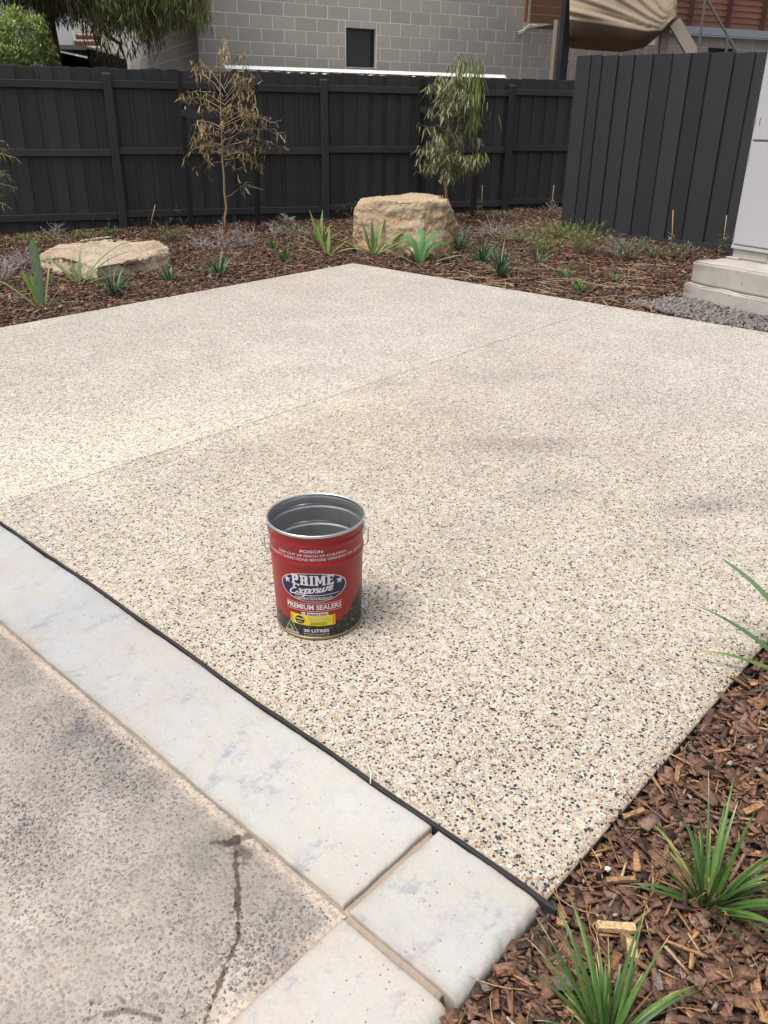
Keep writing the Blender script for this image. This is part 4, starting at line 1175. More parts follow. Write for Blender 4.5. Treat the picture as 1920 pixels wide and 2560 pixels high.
M['ink_yellow'] = simple('yellow_sticker', (0.66, 0.55, 0.006), 0.4, 0.06, 30, 0)
M['ink_orange'] = simple('orange_ink', (0.6, 0.2, 0.004), 0.4, 0.06, 30, 0)
M['ink_green'] = simple('green_ink', (0.008, 0.06, 0.04), 0.35, 0.06, 30, 0)
M['ink_gold'] = simple('gold_ink', (0.5, 0.28, 0.03), 0.35, 0.06, 30, 0)
M['ink_black'] = simple('black_ink', (0.01, 0.01, 0.01), 0.4, 0.06, 30, 0)
M['ink_grey'] = simple('grey_lilac_ink', (0.42, 0.41, 0.42), 0.4, 0.06, 30, 0)
link('body', new_mesh('body', V, [q], C, True), M['pail'], pail)
V, q = lathe([(z, pr(z) - 0.0012) for z in zs_] + [(0.364, 0.1450)], 160)
V2, q2 = lathe([(0.006, 0.1345), (0.006, 0.07), (0.006, 0.001)], 160)
V = np.concatenate([V, V2]); q = np.concatenate([q[:, ::-1], q2 + (len(V) - len(V2))])
link('lining', new_mesh('lining', V, [q], None, True), M['pail_inside'], pail)
ring = [(0.3655 + 0.0048 * math.sin(t), 0.1468 + 0.0036 * math.cos(t)) for t in np.linspace(0, 2 * math.pi, 15)]
V, q = lathe(ring, 160); link('rim', new_mesh('rim', V, [q[:, ::-1]], None, True), M['tin'], pail)
V, q = lathe([(0.0, 0.1330), (0.0005, 0.1368), (0.002, 0.1380), (0.006, 0.1380), (0.0085, 0.1370), (0.009, 0.1355)], 160)
link('base_seam', new_mesh('base_seam', V, [q], None, True), M['gold_tin'], pail)

def pail_part(name, mb, mat, parent=pail, smooth=False):
    return link(name, mb.mesh(name, smooth), mat, parent)
# ears and wire bail
for sgn, deg in ((-1, -82), (1, 86)):
    a = math.radians(deg); c = np.array([math.sin(a), -math.cos(a), 0]); tdir = np.array([math.cos(a), math.sin(a), 0])
    mb = MB(); zc = 0.318
    mb.tube([c * 0.1415 + np.array([0, 0, zc]), c * 0.1485 + np.array([0, 0, zc]), c * 0.151 + np.array([0, 0, zc])], [0.0165, 0.0155, 0.009], 14)
    mb.tube([c * 0.149 + np.array([0, 0, zc]), c * 0.158 + np.array([0, 0, zc])], 0.0062, 10)
    mb.box(c * 0.146 + np.array([0, 0, zc + 0.006]), (0.026, 0.006, 0.034), [tdir, c, np.array([0, 0, 1])])
    pail_part('ear', mb, M['tin'], smooth=False)
ha = [math.radians(x) for x in np.linspace(-82, 86, 40)]
mb = MB(); pts = []
a0 = ha[0]; c0 = np.array([math.sin(a0), -math.cos(a0), 0]); a1 = ha[-1]; c1 = np.array([math.sin(a1), -math.cos(a1), 0])
pts = [c0 * 0.150 + np.array([0, 0, 0.318]), c0 * 0.1605 + np.array([0, 0, 0.318]), c0 * 0.1605 + np.array([0, 0.002, 0.309])]
for k, t in enumerate(np.linspace(0, 1, 36)):
    w = math.radians(-82 - t * (360 - 168)); drop = 0.145 * math.sin(math.pi * t) ** 0.55
    pts.append(np.array([math.sin(w), -math.cos(w), 0]) * (0.1605 - 0.004 * math.sin(math.pi * t)) + np.array([0, 0, 0.309 - drop]))
pts += [c1 * 0.1605 + np.array([0, 0.002, 0.318]), c1 * 0.150 + np.array([0, 0, 0.318])]
mb.tube(pts, 0.0019, 6); pail_part('bail_handle', mb, M['tin'], smooth=True)

def text_poly(body, bold=0.0, shear=0.0):
    cu = bpy.data.curves.new('t', 'FONT'); cu.body = body; cu.size = 1.0; cu.offset = bold; cu.shear = shear; cu.resolution_u = 3
    ob = bpy.data.objects.new('t', cu); COL.objects.link(ob)
    me = bpy.data.meshes.new_from_object(ob)
    v = np.array([x.co[:2] for x in me.vertices]); f = [tuple(p.vertices) for p in me.polygons]
    bpy.data.objects.remove(ob); bpy.data.curves.remove(cu); bpy.data.meshes.remove(me)
    return v, f
def word(mb, body, arc0, arc1, z0, z1, lift=0.0008, bold=0.02, shear=0.0, curve=None):
    v, f = text_poly(body, bold, shear)
    lo, hi = v.min(0), v.max(0)
    u = (v - lo) / (hi - lo)
    pts = []
    for a, b in u:
        z = z0 + (z1 - z0) * b + (curve(a) if curve else 0)
        pts.append(cyl(arc0 + (arc1 - arc0) * a, z, lift))
    mb.add(pts, f)
def poly_patch(mb, pts, lift, n=28, m=10):
    """filled patch whose outline is given by lower/upper z functions over arc"""
    pass
def patch(mb, arc0, arc1, zlo, zhi, lift, n=26, m=6):
    vs = []
    for i in range(n + 1):
        a = arc0 + (arc1 - arc0) * i / n; l, h = zlo(a), zhi(a)
        for j in range(m + 1): vs.append(cyl(a, l + (h - l) * j / m, lift))
    mb.add(vs, [(i * (m + 1) + j, (i + 1) * (m + 1) + j, (i + 1) * (m + 1) + j + 1, i * (m + 1) + j + 1) for i in range(n) for j in range(m)])
def stroke(mb, pts, w, lift, to):
    """flat ribbon of varying width through 2-D points, mapped by to(x, y)"""
    P = [np.array(p[:2], float) for p in pts]
    # Catmull-Rom
    Q = []; n = len(P)
    for i in range(n - 1):
        p0, p1, p2, p3 = P[max(i - 1, 0)], P[i], P[i + 1], P[min(i + 2, n - 1)]
        for k in range(6):
            t = k / 6; Q.append(0.5 * ((2 * p1) + (-p0 + p2) * t + (2 * p0 - 5 * p1 + 4 * p2 - p3) * t * t + (-p0 + 3 * p1 - 3 * p2 + p3) * t ** 3))
    Q.append(P[-1]); m = len(Q); vs = []
    for i, p in enumerate(Q):
        t = Q[min(i + 1, m - 1)] - Q[max(i - 1, 0)]; t /= (np.linalg.norm(t) + 1e-9); nn = np.array([-t[1], t[0]])
        ww = w * (0.72 + 0.5 * abs(t[1]))
        if i in (0, m - 1): ww *= 0.6
        for s_ in (-.5, .5):
            x, y = p + nn * ww * s_; a, z = to(x, y); vs.append(cyl(a, z, lift))
    mb.add(vs, [(2 * i, 2 * i + 1, 2 * i + 3, 2 * i + 2) for i in range(m - 1)])

AC = -0.0165                                        # middle of the label, along the wall of the pail
for args in (
    dict(b=("POISON", AC - 0.0335, AC + 0.0345, 0.3115, 0.3215), bold=0.015),
    dict(b=("KEEP OUT OF REACH OF CHILDREN", AC - 0.108, AC + 0.108, 0.2980, 0.3060), bold=0.005),
    dict(b=("READ SAFETY DIRECTIONS BEFORE OPENING OR USING", AC - 0.178, AC + 0.176, 0.2850, 0.2930), bold=0.005),
    dict(b=("PREMIUM SEALERS", AC - 0.090, AC + 0.090, 0.1115, 0.1300), bold=0.03),
    dict(b=("20 LITRES", AC - 0.036, AC + 0.047, 0.0275, 0.0395), bold=0.035),
    dict(b=("For further information visit", AC - 0.036, AC + 0.047, 0.0185, 0.0245), bold=0.0),
    dict(b=("www.primeexposure.com.au", AC - 0.036, AC + 0.049, 0.0115, 0.0165), bold=0.0),
):
    mb = MB(); word(mb, *args['b'], bold=args['bold']); pail_part('lettering', mb, M['ink_white'])
for z_ in (0.1335, 0.1062):
    mb = MB(); patch(mb, AC - 0.0915, AC + 0.0915, lambda a: z_, lambda a: z_ + 0.0013, 0.0008, 30, 1); pail_part('rule_line', mb, M['ink_white'])
# the oval badge
oc, ow, oh = 0.1905, 0.1085, 0.0505
def oval(k, dz=0.0):
    def half(a): return max(0.0, 1 - abs((a - AC) / (ow * k)) ** 2.15) ** 0.5 * oh * (k if dz == 0 else k - dz)
    return (lambda a: oc - half(a)), (lambda a: oc + half(a))
badge = MB(); lo, hi = oval(1.0); patch(badge, AC - ow, AC + ow, lo, hi, 0.0005, 60, 8)
badge_o = pail_part('badge', badge, M['ink_white'])
mb = MB(); lo, hi = oval(0.972, 0.012); patch(mb, AC - ow * 0.972, AC + ow * 0.972, lo, hi, 0.0008, 60, 8); pail_part('badge_field', mb, M['ink_navy'], badge_o)
mb = MB()
x = AC - 0.066
for ch, w_ in zip("PRIME", (0.0235, 0.0255, 0.0105, 0.0325, 0.0225)):
    h0 = 0.2005
    # slab-serif capital drawn with heavy strokes
    def bar_(x0, x1, z0, z1):
        patch(mb, x0, x1, lambda a: z0, lambda a: z1, 0.0011, 4, 2)
    zb_, zt_ = 0.1990, 0.2335
    sw = 0.0078
    if ch == 'P':
        bar_(x + .0015, x + .0015 + sw, zb_, zt_); bar_(x - .001, x + .0125, zb_, zb_ + .0045); bar_(x - .001, x + w_ - .004, zt_ - .0058, zt_)
        bar_(x + w_ - sw - .002, x + w_ - .001, zt_ - .0185, zt_ - .002); bar_(x + .009, x + w_ - .004, zt_ - .0205, zt_ - .0155)
    if ch == 'R':
        bar_(x + .0015, x + .0015 + sw, zb_, zt_); bar_(x - .001, x + .0115, zb_, zb_ + .0045); bar_(x - .001, x + w_ - .004, zt_ - .0058, zt_)
        bar_(x + w_ - sw - .003, x + w_ - .002, zt_ - .0165, zt_ - .002); bar_(x + .009, x + w_ - .005, zt_ - .0195, zt_ - .0145)
        bar_(x + w_ - sw - .003, x + w_ - .002, zb_, zt_ - .0185); bar_(x + w_ - sw - .005, x + w_ + .0005, zb_, zb_ + .0045)
    if ch == 'I':
        bar_(x + .0015, x + .0015 + sw, zb_, zt_); bar_(x - .001, x + w_ + .001, zb_, zb_ + .0045); bar_(x - .001, x + w_ + .001, zt_ - .0045, zt_)
    if ch == 'M':
        bar_(x + .0015, x + .0015 + sw, zb_, zt_); bar_(x + w_ - sw - .0015, x + w_ - .0015, zb_, zt_); bar_(x - .0005, x + .0105, zb_, zb_ + .0045); bar_(x + w_ - .0105, x + w_ + .0005, zb_, zb_ + .0045)
        vs = [cyl(x + .0055, zt_, .0011), cyl(x + .0105, zt_, .0011), cyl(x + w_ / 2 + .002, zb_ + .007, .0011), cyl(x + w_ / 2 - .0025, zb_ + .007, .0011)]
        mb.add(vs, [(0, 1, 2, 3)])
        vs = [cyl(x + w_ - .0055, zt_, .0011), cyl(x + w_ - .0105, zt_, .0011), cyl(x + w_ / 2 - .002, zb_ + .007, .0011), cyl(x + w_ / 2 + .0025, zb_ + .007, .0011)]
        mb.add(vs, [(3, 2, 1, 0)])
        bar_(x - .0005, x + .009, zt_ - .0045, zt_); bar_(x + w_ - .009, x + w_ + .0005, zt_ - .0045, zt_)
    if ch == 'E':
        bar_(x + .0015, x + .0015 + sw, zb_, zt_); bar_(x - .001, x + w_ - .002, zb_, zb_ + .0056); bar_(x - .001, x + w_ - .002, zt_ - .0056, zt_)
        bar_(x + .009, x + w_ - .006, (zb_ + zt_) / 2 - .0025, (zb_ + zt_) / 2 + .0025); bar_(x + w_ - .0055, x + w_ - .0015, zb_, zb_ + .0105); bar_(x + w_ - .0055, x + w_ - .0015, zt_ - .0105, zt_)
    x += w_ + 0.0045
word(mb, "CONSTRUCTION PRODUCTS", AC - 0.0590, AC + 0.0600, 0.1470, 0.1572, 0.0011, 0.02)
# script word
X0, Y0, SX = AC - 0.0765, 0.1648, 0.0205
def to_s(x, y): return X0 + SX * (x + 0.30 * y), Y0 + 0.0200 * y + 0.0022 * x
script = [
    [(1.25, 1.35), (0.95, 1.65), (0.5, 1.55), (0.38, 1.2), (0.8, 0.95), (0.95, 0.93), (0.4, 0.85), (0.05, 0.35), (0.3, -0.05), (0.9, 0.0), (1.35, 0.45)],
    [(1.35, 0.75), (1.6, 0.8), (1.8, 0.3), (2.0, 0.0), (2.25, 0.15)], [(2.3, 0.78), (2.05, 0.65), (1.65, 0.15), (1.4, 0.0)],
    [(2.35, 0.45), (2.55, 0.8), (2.5, 0.2), (2.35, -0.75)], [(2.5, 0.45), (2.75, 0.8), (3.05, 0.65), (3.0, 0.2), (2.75, 0.0), (2.5, 0.15)],
    [(3.55, 0.78), (3.25, 0.6), (3.22, 0.15), (3.5, 0.0), (3.8, 0.25), (3.78, 0.65), (3.55, 0.78), (4.0, 0.7)],
    [(4.35, 0.85), (4.15, 0.7), (4.2, 0.5), (4.45, 0.25), (4.35, 0.02), (4.05, 0.08)],
    [(4.7, 0.8), (4.62, 0.2), (4.8, 0.0), (5.05, 0.2), (5.2, 0.8)], [(5.2, 0.8), (5.15, 0.2), (5.3, 0.0), (5.45, 0.15)],
    [(5.5, 0.75), (5.7, 0.72), (5.62, 0.02)], [(5.66, 0.4), (5.85, 0.75), (6.02, 0.72)],
    [(6.1, 0.35), (6.45, 0.55), (6.4, 0.82), (6.15, 0.7), (6.1, 0.2), (6.35, 0.0), (6.7, 0.3)],
]
for st in script: stroke(mb, st, 0.23, 0.0011, to_s)
patch(mb, AC - 0.058, AC + 0.083, lambda a: 0.1620 + 0.09 * max(0, a - AC) ** 1.25 * 1.0 + 0.0, lambda a: 0.1620 + 0.0016 + 0.0016 * (1 - (a - AC + .058) / .141) + 0.09 * max(0, a - AC) ** 1.25, 0.0011, 30, 1)
pail_part('badge_lettering', mb, M['ink_white'], badge_o)
for sx in (-0.0835, 0.0845):
    mb = MB(); pts = [cyl(AC + sx, 0.2085, 0.0011)]
    for k in range(10):
        r_ = 0.0135 if k % 2 == 0 else 0.0054; w = math.pi / 2 + k * math.pi / 5 + (0.18 if sx < 0 else -0.18)
        pts.append(cyl(AC + sx + r_ * math.cos(w), 0.2085 + r_ * math.sin(w), 0.0011))
    mb.add(pts, [(0, 1 + k, 1 + (k + 1) % 10) for k in range(10)]); pail_part('star', mb, M['ink_white'], badge_o)
# yellow supplier's sticker with orange ends and an oval picture
mb = MB(); s0, s1 = AC - 0.080, AC + 0.068
tilt = lambda a: 0.0
patch(mb, s0, s1, lambda a: 0.0530 - 0.02 * (a - AC), lambda a: 0.0905 - 0.02 * (a - AC), 0.0009, 30, 3); stk = pail_part('supplier_sticker', mb, M['ink_yellow'])
mb = MB()
word(mb, "Home Grown", AC - 0.018, AC + 0.046, 0.0745, 0.0845, 0.0014, 0.0, 0.25); word(mb, "CONCRETE SUPPLIES", AC - 0.024, AC + 0.052, 0.0672, 0.0730, 0.0014, 0.0)
pail_part('sticker_lettering', mb, M['ink_grey'], stk)
mb = MB(); 
for z_, a0_, a1_ in ((0.0620, -0.012, 0.036), (0.0565, -0.014, 0.038)):
    a = AC + a0_
    while a < AC + a1_:
        w = random.uniform(0.002, 0.006); patch(mb, a, a + w, lambda q: z_, lambda q: z_ + random.uniform(0.002, 0.0026), 0.0014, 1, 1); a += w + 0.0009
pail_part('sticker_fine_print', mb, M['ink_black'], stk)
for e0, e1 in ((s0 + 0.002, s0 + 0.0085), (s1 - 0.0095, s1 - 0.002)):
    mb = MB(); a0 = e0
    for k in range(5):
        z_ = 0.0575 + k * 0.0062 - 0.02 * (e0 - AC)
        patch(mb, e0, e1, lambda a: z_, lambda a: z_ + 0.0046, 0.0014, 1, 1)
    pail_part('sticker_end_print', mb, M['ink_orange'], stk)
mb = MB(); ec, ez, er, eh = AC - 0.047, 0.0715, 0.0165, 0.0145
patch(mb, ec - er, ec + er, lambda a: ez - eh * math.sqrt(max(0, 1 - ((a - ec) / er) ** 2)), lambda a: ez + eh * math.sqrt(max(0, 1 - ((a - ec) / er) ** 2)), 0.0014, 20, 3); pail_part('sticker_picture', mb, M['ink_black'], stk)
mb = MB(); patch(mb, ec - er * .8, ec + er * .8, lambda a: ez + 0.001, lambda a: ez + 0.006, 0.0017, 8, 1); patch(mb, ec - er * .6, ec + er * .5, lambda a: ez - 0.008, lambda a: ez - 0.005, 0.0017, 8, 1); pail_part('picture_detail', mb, M['ink_grey'], stk)
# white product tabs above the sticker
mb = MB(); patch(mb, AC - 0.0395, AC - 0.0275, lambda a: 0.0885, lambda a: 0.1015, 0.0011, 4, 2); patch(mb, AC - 0.0215, AC + 0.0450, lambda a: 0.0895, lambda a: 0.1015, 0.0011, 12, 2); tab = pail_part('product_tab', mb, M['ink_white'])
mb = MB(); word(mb, "Standard Sealer", AC - 0.0185, AC + 0.0425, 0.0915, 0.0990, 0.0016, 0.03); word(mb, "LS", AC - 0.037, AC - 0.0305, 0.0920, 0.0985, 0.0016, 0.0); pail_part('tab_lettering', mb, M['ink_grey'] if False else M['ink_navy'], tab)
# green triangle with a gold leaping animal
TA, TZ0, TZ1, TW = -0.098, 0.0135, 0.0665, 0.0285
def tri(mb, k, dz, lift):
    patch(mb, TA - TW * k, TA + TW * k, lambda a: TZ0 + dz, lambda a: TZ0 + dz + (TZ1 - TZ0) * k * max(0.0, 1 - abs(a - TA) / (TW * k)), lift, 16, 5)
mb = MB(); tri(mb, 1.0, 0, 0.0006); tro = pail_part('triangle_mark', mb, M['ink_white'])
mb = MB(); tri(mb, 0.80, 0.0078, 0.0010); pail_part('triangle_field', mb, M['ink_green'], tro)
mb = MB(); tk = lambda x, y: (TA + x, TZ0 + y)
for st, w in (([(-0.013, 0.0285), (-0.006, 0.028), (0.000, 0.023), (0.005, 0.017), (0.011, 0.0145)], 0.0042), ([(0.003, 0.020), (0.000, 0.013), (-0.003, 0.0105)], 0.0028), ([(0.007, 0.017), (0.004, 0.012), (0.008, 0.0095)], 0.0024)):
    stroke(mb, st, w, 0.0014, tk)
pail_part('emblem', mb, M['ink_gold'], tro)
mb = MB(); word(mb, "AUSTRALIAN MADE", TA - 0.023, TA + 0.023, TZ0 + 0.0018, TZ0 + 0.0058, 0.0011, 0.01); pail_part('triangle_lettering', mb, M['ink_navy'], tro)

# ------------------------------------------------------------------ boulders
def boulder(name, pts, mat, label, seed, amp=0.03, cuts=5, loc=None):
    bm = bmesh.new()
    for p in pts: bm.verts.new(tuple(float(c) for c in p))
    r = bmesh.ops.convex_hull(bm, input=bm.verts[:])
    bmesh.ops.delete(bm, geom=[v for v in bm.verts if not v.link_faces], context='VERTS')
    bmesh.ops.triangulate(bm, faces=bm.faces[:])
    bmesh.ops.bevel(bm, geom=bm.edges[:], offset=0.014, segments=2, affect='EDGES', profile=0.6)
    bmesh.ops.triangulate(bm, faces=bm.faces[:])
    for _ in range(cuts + 1):
        es = [e for e in bm.edges if e.calc_length() > 0.024]
        if not es: break
        bmesh.ops.subdivide_edges(bm, edges=es, cuts=1); bmesh.ops.triangulate(bm, faces=[f for f in bm.faces if len(f.verts) > 3])
    bm.normal_update()
    for v in bm.verts:
        q = v.co.copy() + Vector((seed, seed * 0.7, 0))
        n = mnoise.fractal(q * 2.6, 0.9, 2.1, 5) * amp + mnoise.fractal(q * 9, 0.8, 2.1, 4) * amp * 0.45 + mnoise.fractal(q * 24, 0.7, 2.1, 3) * amp * 0.22
        ridg = abs(mnoise.noise(Vector((q.x * 3.2, q.y * 3.2, q.z * 8)))) * amp * 1.1
        v.co += v.normal * (n - ridg)
    c = np.mean([v.co[:] for v in bm.verts], axis=0); zmin = min(v.co.z for v in bm.verts)
    loc = np.array([c[0], c[1], zmin])
    for v in bm.verts: v.co -= Vector(tuple(loc))
    me = bpy.data.meshes.new(name); bm.to_mesh(me); bm.free()
    me.polygons.foreach_set("use_smooth", np.ones(len(me.polygons), bool))
    o = link(name, me, mat); o.location = tuple(loc); o["label"] = label; o["category"] = "boulder"; o["group"] = "sandstone boulders in the mulch bed"
    return o
low = np.array([0, 0, -0.12])
r1 = [at(97, 652, 8.80), at(100, 634, 8.95), at(150, 611, 9.3), at(240, 598, 9.6), at(262, 595, 9.7), at(352, 596, 9.6), at(400, 602, 9.4), at(424, 614, 9.1), at(424, 630, 8.95), at(352, 648, 8.40), at(300, 656, 8.2), at(243, 668, 7.98), at(205, 654, 8.2), at(150, 642, 8.5), at(120, 638, 8.7)]
r1 += [at(98, 672, 8.75) + low, at(150, 688, 8.4) + low, at(238, 712, 7.95) + low, at(305, 702, 8.2) + low, at(405, 686, 8.55) + low, at(432, 660, 8.95) + low, at(428, 640, 9.6) + low * 1.4, at(110, 640, 9.6) + low * 1.4]
boulder('boulder', r1, M['rock1'], "low flat cream sandstone boulder with a broad level top at the left", 3.1, 0.024)
r2 = [at(884, 615, 9.9) + low, at(930, 640, 9.62) + low, at(1000, 650, 9.48) + low, at(1060, 652, 9.44) + low, at(1124, 636, 9.66) + low, at(1146, 600, 9.95) + low, at(1150, 600, 10.6) + low, at(886, 600, 10.6) + low,
      at(882, 560, 9.86), at(886, 522, 9.82), at(894, 505, 9.86), at(930, 501, 9.74), at(1000, 503, 9.62), at(1060, 503, 9.62), at(1112, 506, 9.72), at(1130, 522, 9.80),
      at(905, 496, 10.1), at(940, 488, 10.3), at(1000, 486, 10.4), at(1090, 485, 10.4), at(1122, 494, 10.2), at(1147, 560, 9.95), at(1152, 576, 10.1)]
boulder('boulder', r2, M['rock2'], "tall blocky ochre-topped sandstone boulder standing at the back of the bed", 8.4, 0.026)

# ------------------------------------------------------------------ plants
def blade(mb, p0, az, ln, w, up0, droop, col, tip=None, seg=7, fold=0.25, twist=0.0, wide_at=0.35, blunt=False, base_w=0.45):
    """curved strap leaf: starts at elevation up0 and bends down by droop along its length"""
    p = np.asarray(p0, float); e = up0; vs = []; cs = []
    side0 = np.array([-math.sin(az), math.cos(az), 0])
    ds = ln / seg
    for i in range(seg + 1):
        t = i / seg
        d = np.array([math.cos(az) * math.cos(e), math.sin(az) * math.cos(e), math.sin(e)])
        nrm = np.cross(d, side0)
        tw = twist * t; side = side0 * math.cos(tw) + nrm * math.sin(tw)
        if blunt: ww = w * (base_w + (1 - base_w) * math.sin(math.pi * min(1, t / (2 * wide_at)) / 2)) * (1 if t < 0.86 else max(0.25, 1 - ((t - 0.86) / 0.14) ** 2 * 0.75))
        else: ww = w * (base_w + (1 - base_w) * min(1, t / wide_at)) * max(0.03, min(1.0, (1 - t) / (1 - wide_at)) ** 0.75)
        vs += [p + side * ww / 2 + nrm * ww * fold * -0.5, p, p - side * ww / 2 + nrm * ww * fold * -0.5]
        c = np.array(col) * (0.92 + 0.16 * t)
        if tip is not None and t > 0.8: c = np.array(tip) * 1.0 if t > 0.92 else (c + np.array(tip)) / 2
        cs += [c * 0.95, c * 1.12, c * 0.95]
        p = p + d * ds; e -= droop / seg * (0.4 + 1.2 * t); az += twist * 0.12 / seg; side0 = np.array([-math.sin(az), math.cos(az), 0])
    fs = []
    for i in range(seg):
        a = i * 3; fs += [(a, a + 1, a + 4, a + 3), (a + 1, a + 2, a + 5, a + 4)]
    mb.add(vs, fs, cs)

GREENS = [(0.065, 0.135, 0.03), (0.085, 0.165, 0.038), (0.105, 0.19, 0.045), (0.05, 0.105, 0.026)]
TIPS = [(0.55, 0.38, 0.17), (0.6, 0.45, 0.25), None, None]
def tuft_near(loc, n, ln, w, label, seed, lean=0.0):
    rd = random.Random(seed)
    rt = root('strappy_grass', loc, label, 'plant', 'grass clumps growing in the mulch')
    for k in range(n):
        mb = MB(); az = rd.uniform(0, 6.283); r_ = rd.uniform(0, 0.022)
        L = ln * rd.uniform(0.55, 1.1); up = rd.uniform(0.6, 1.45)
        blade(mb, np.asarray(loc) + np.array([math.cos(az) * r_, math.sin(az) * r_, -0.01]), az + rd.uniform(-.4, .4), L, w * rd.uniform(0.7, 1.2), up, rd.uniform(0.4, 1.7) * (1.75 - up), rd.choice(GREENS), rd.choice(TIPS), 9, 0.35, rd.uniform(-0.7, 0.7))
        part('blade', mb, M['leaf'], rt, True)
    for k in range(12):
        mb = MB(); az = rd.uniform(0, 6.283); blade(mb, np.asarray(loc) + np.array([math.cos(az) * .015, math.sin(az) * .015, -0.005]), az, ln * rd.uniform(.3, .75), w * rd.uniform(.5, .9), rd.uniform(.3, 1.1), rd.uniform(.8, 1.9), rd.choice([(0.34, 0.24, 0.11), (0.28, 0.18, 0.08), (0.2, 0.2, 0.07)]), (0.3, 0.2, 0.1), 8, 0.4, rd.uniform(-1.5, 1.5))
        part('dead_blade', mb, M['dryleaf'], rt, True)
    return rt
def on_bed(px, py):
    p = bed(px, py); return np.array([p[0], p[1], bed_z(p[0], p[1])])
tuft_near(on_bed(1765, 2262), 56, 0.26, 0.0108, "green strappy grass clump in the mulch near the right edge, the upper of the two foreground clumps", 3)
tuft_near(on_bed(1520, 2615), 60, 0.24, 0.0108, "green strappy grass clump cut off by the bottom edge of the picture", 5)
# two stray blades on the ground
def strap_lily(loc, leaves, label, group='strap-leaved lilies in the mulch', k=1.0):
    """leaves: (azimuth, length, width, start elevation, droop, colour, tip, blunt)"""
    rt = root('strap_lily', loc, label, 'plant', group)
    for (az, ln, w, up, dr, col, tip, bl) in leaves:
        mb = MB(); blade(mb, np.asarray(loc) + np.array([math.cos(az), math.sin(az), 0]) * 0.01 - np.array([0, 0, 0.02]), az, ln * k, w, up, dr, col, tip, 12, 0.3, random.uniform(-.4, .4), 0.4, bl)
        part('leaf', mb, M['leaf'], rt, True)
    return rt
LG, LY, DG = (0.165, 0.235, 0.06), (0.25, 0.29, 0.085), (0.10, 0.16, 0.05)
PT, YT = (0.5, 0.42, 0.2), (0.5, 0.3, 0.08)
PI = math.pi
# right edge lily whose leaves reach over the slab
loc = on_bed(2075, 1735)
strap_lily(loc, [(2.55, 0.44, 0.030, 0.62, 0.62, (0.085, 0.15, 0.06), None, False), (2.82, 0.40, 0.026, 0.5, 0.9, (0.11, 0.18, 0.05), YT, False), (2.2, 0.5, 0.038, 0.95, 0.95, (0.12, 0.2, 0.08), None, True),
                 (2.0, 0.46, 0.036, 1.05, 0.6, (0.10, 0.19, 0.06), PT, True), (3.0, 0.3, 0.02, 0.25, 0.5, (0.3, 0.17, 0.04), (0.3, 0.17, 0.05), False), (1.0, 0.5, 0.035, 1.2, 0.8, LG, None, False), (5.2, 0.4, 0.03, 0.9, 0.8, LG, None, False), (0.2, 0.4, 0.03, 0.9, 1.0, DG, None, False)],
           "broad strap-leaved lily at the right edge reaching its leaves over the slab")
# paddle-leaved lily at left
loc = on_bed(108, 772)
strap_lily(loc, [(1.95, 0.56, 0.075, 1.50, 0.03, (0.14, 0.20, 0.11), None, True), (0.9, 0.36, 0.04, 1.35, 0.15, (0.19, 0.26, 0.1), PT, True), (3.3, 0.46, 0.045, 0.85, 0.55, LG, None, False), (2.7, 0.34, 0.06, 1.2, 0.25, LG, None, True),
                 (0.2, 0.30, 0.032, 1.0, 0.5, (0.3, 0.34, 0.16), PT, False), (4.4, 0.14, 0.03, 0.5, 1.6, (0.5, 0.36, 0.12), YT, False), (5.3, 0.12, 0.03, 0.9, 1.9, (0.45, 0.4, 0.2), PT, False), (2.4, 0.30, 0.04, 1.3, 0.3, LG, None, True)],
           "lily with one tall upright paddle leaf at the left edge")
loc = on_bed(196, 712)
strap_lily(loc, [(2.9, 0.36, 0.04, 1.0, 1.3, LG, None, False), (3.3, 0.26, 0.04, 0.7, 1.2, LG, None, False), (0.45, 0.62, 0.045, 0.95, 1.15, (0.13, 0.22, 0.045), YT, False), (0.25, 0.52, 0.042, 0.85, 1.0, LG, None, False), (0.1, 0.34, 0.045, 0.45, 0.5, (0.2, 0.24, 0.08), PT, False),
                 (6.0, 0.36, 0.05, 0.2, 0.3, (0.4, 0.34, 0.16), PT, False), (1.6, 0.3, 0.04, 1.2, 0.5, DG, None, False), (2.2, 0.24, 0.035, 1.25, 0.6, LG, None, False)],
           "arching strap lily in front of the left end of the flat boulder", k=1.25)
loc = on_bed(800, 612)
strap_lily(loc, [(PI - .1, 0.5, 0.04, 0.6, 0.6, LY, None, False), (2.3, 0.62, 0.05, 1.25, 0.35, LG, None, False), (1.4, 0.6, 0.055, 1.35, 0.3, LG, None, False), (0.3, 0.6, 0.05, 0.75, 0.85, (0.15, 0.23, 0.06), None, False), (0.8, 0.45, 0.045, 1.1, 0.4, LG, None, False), (5.4, 0.35, 0.04, 1.0, 0.5, DG, None, False), (4.0, 0.36, 0.04, 1.1, 0.6, LG, None, False), (1.9, 0.42, 0.05, 1.45, 0.1, LG, None, False)],
           "bright strap lily left of the tall boulder, the farther of the pair", k=0.72)
loc = on_bed(820, 638)
strap_lily(loc, [(PI, 0.46, 0.05, 0.5, 0.5, LG, None, False), (2.4, 0.5, 0.05, 1.15, 0.3, LG, None, False), (0.5, 0.46, 0.045, 0.8, 0.9, LG, None, False), (0.0, 0.5, 0.045, 0.6, 1.3, (0.17, 0.22, 0.07), PT, False), (1.5, 0.4, 0.05, 1.3, 0.3, LG, None, False), (4.6, 0.3, 0.05, 0.6, 0.7, LG, PT, False), (5.4, 0.35, 0.045, 0.9, 0.8, LG, None, False)],
           "strap lily at the front left of the tall boulder, the nearer of the pair", k=0.85)
loc = on_bed(932, 640)
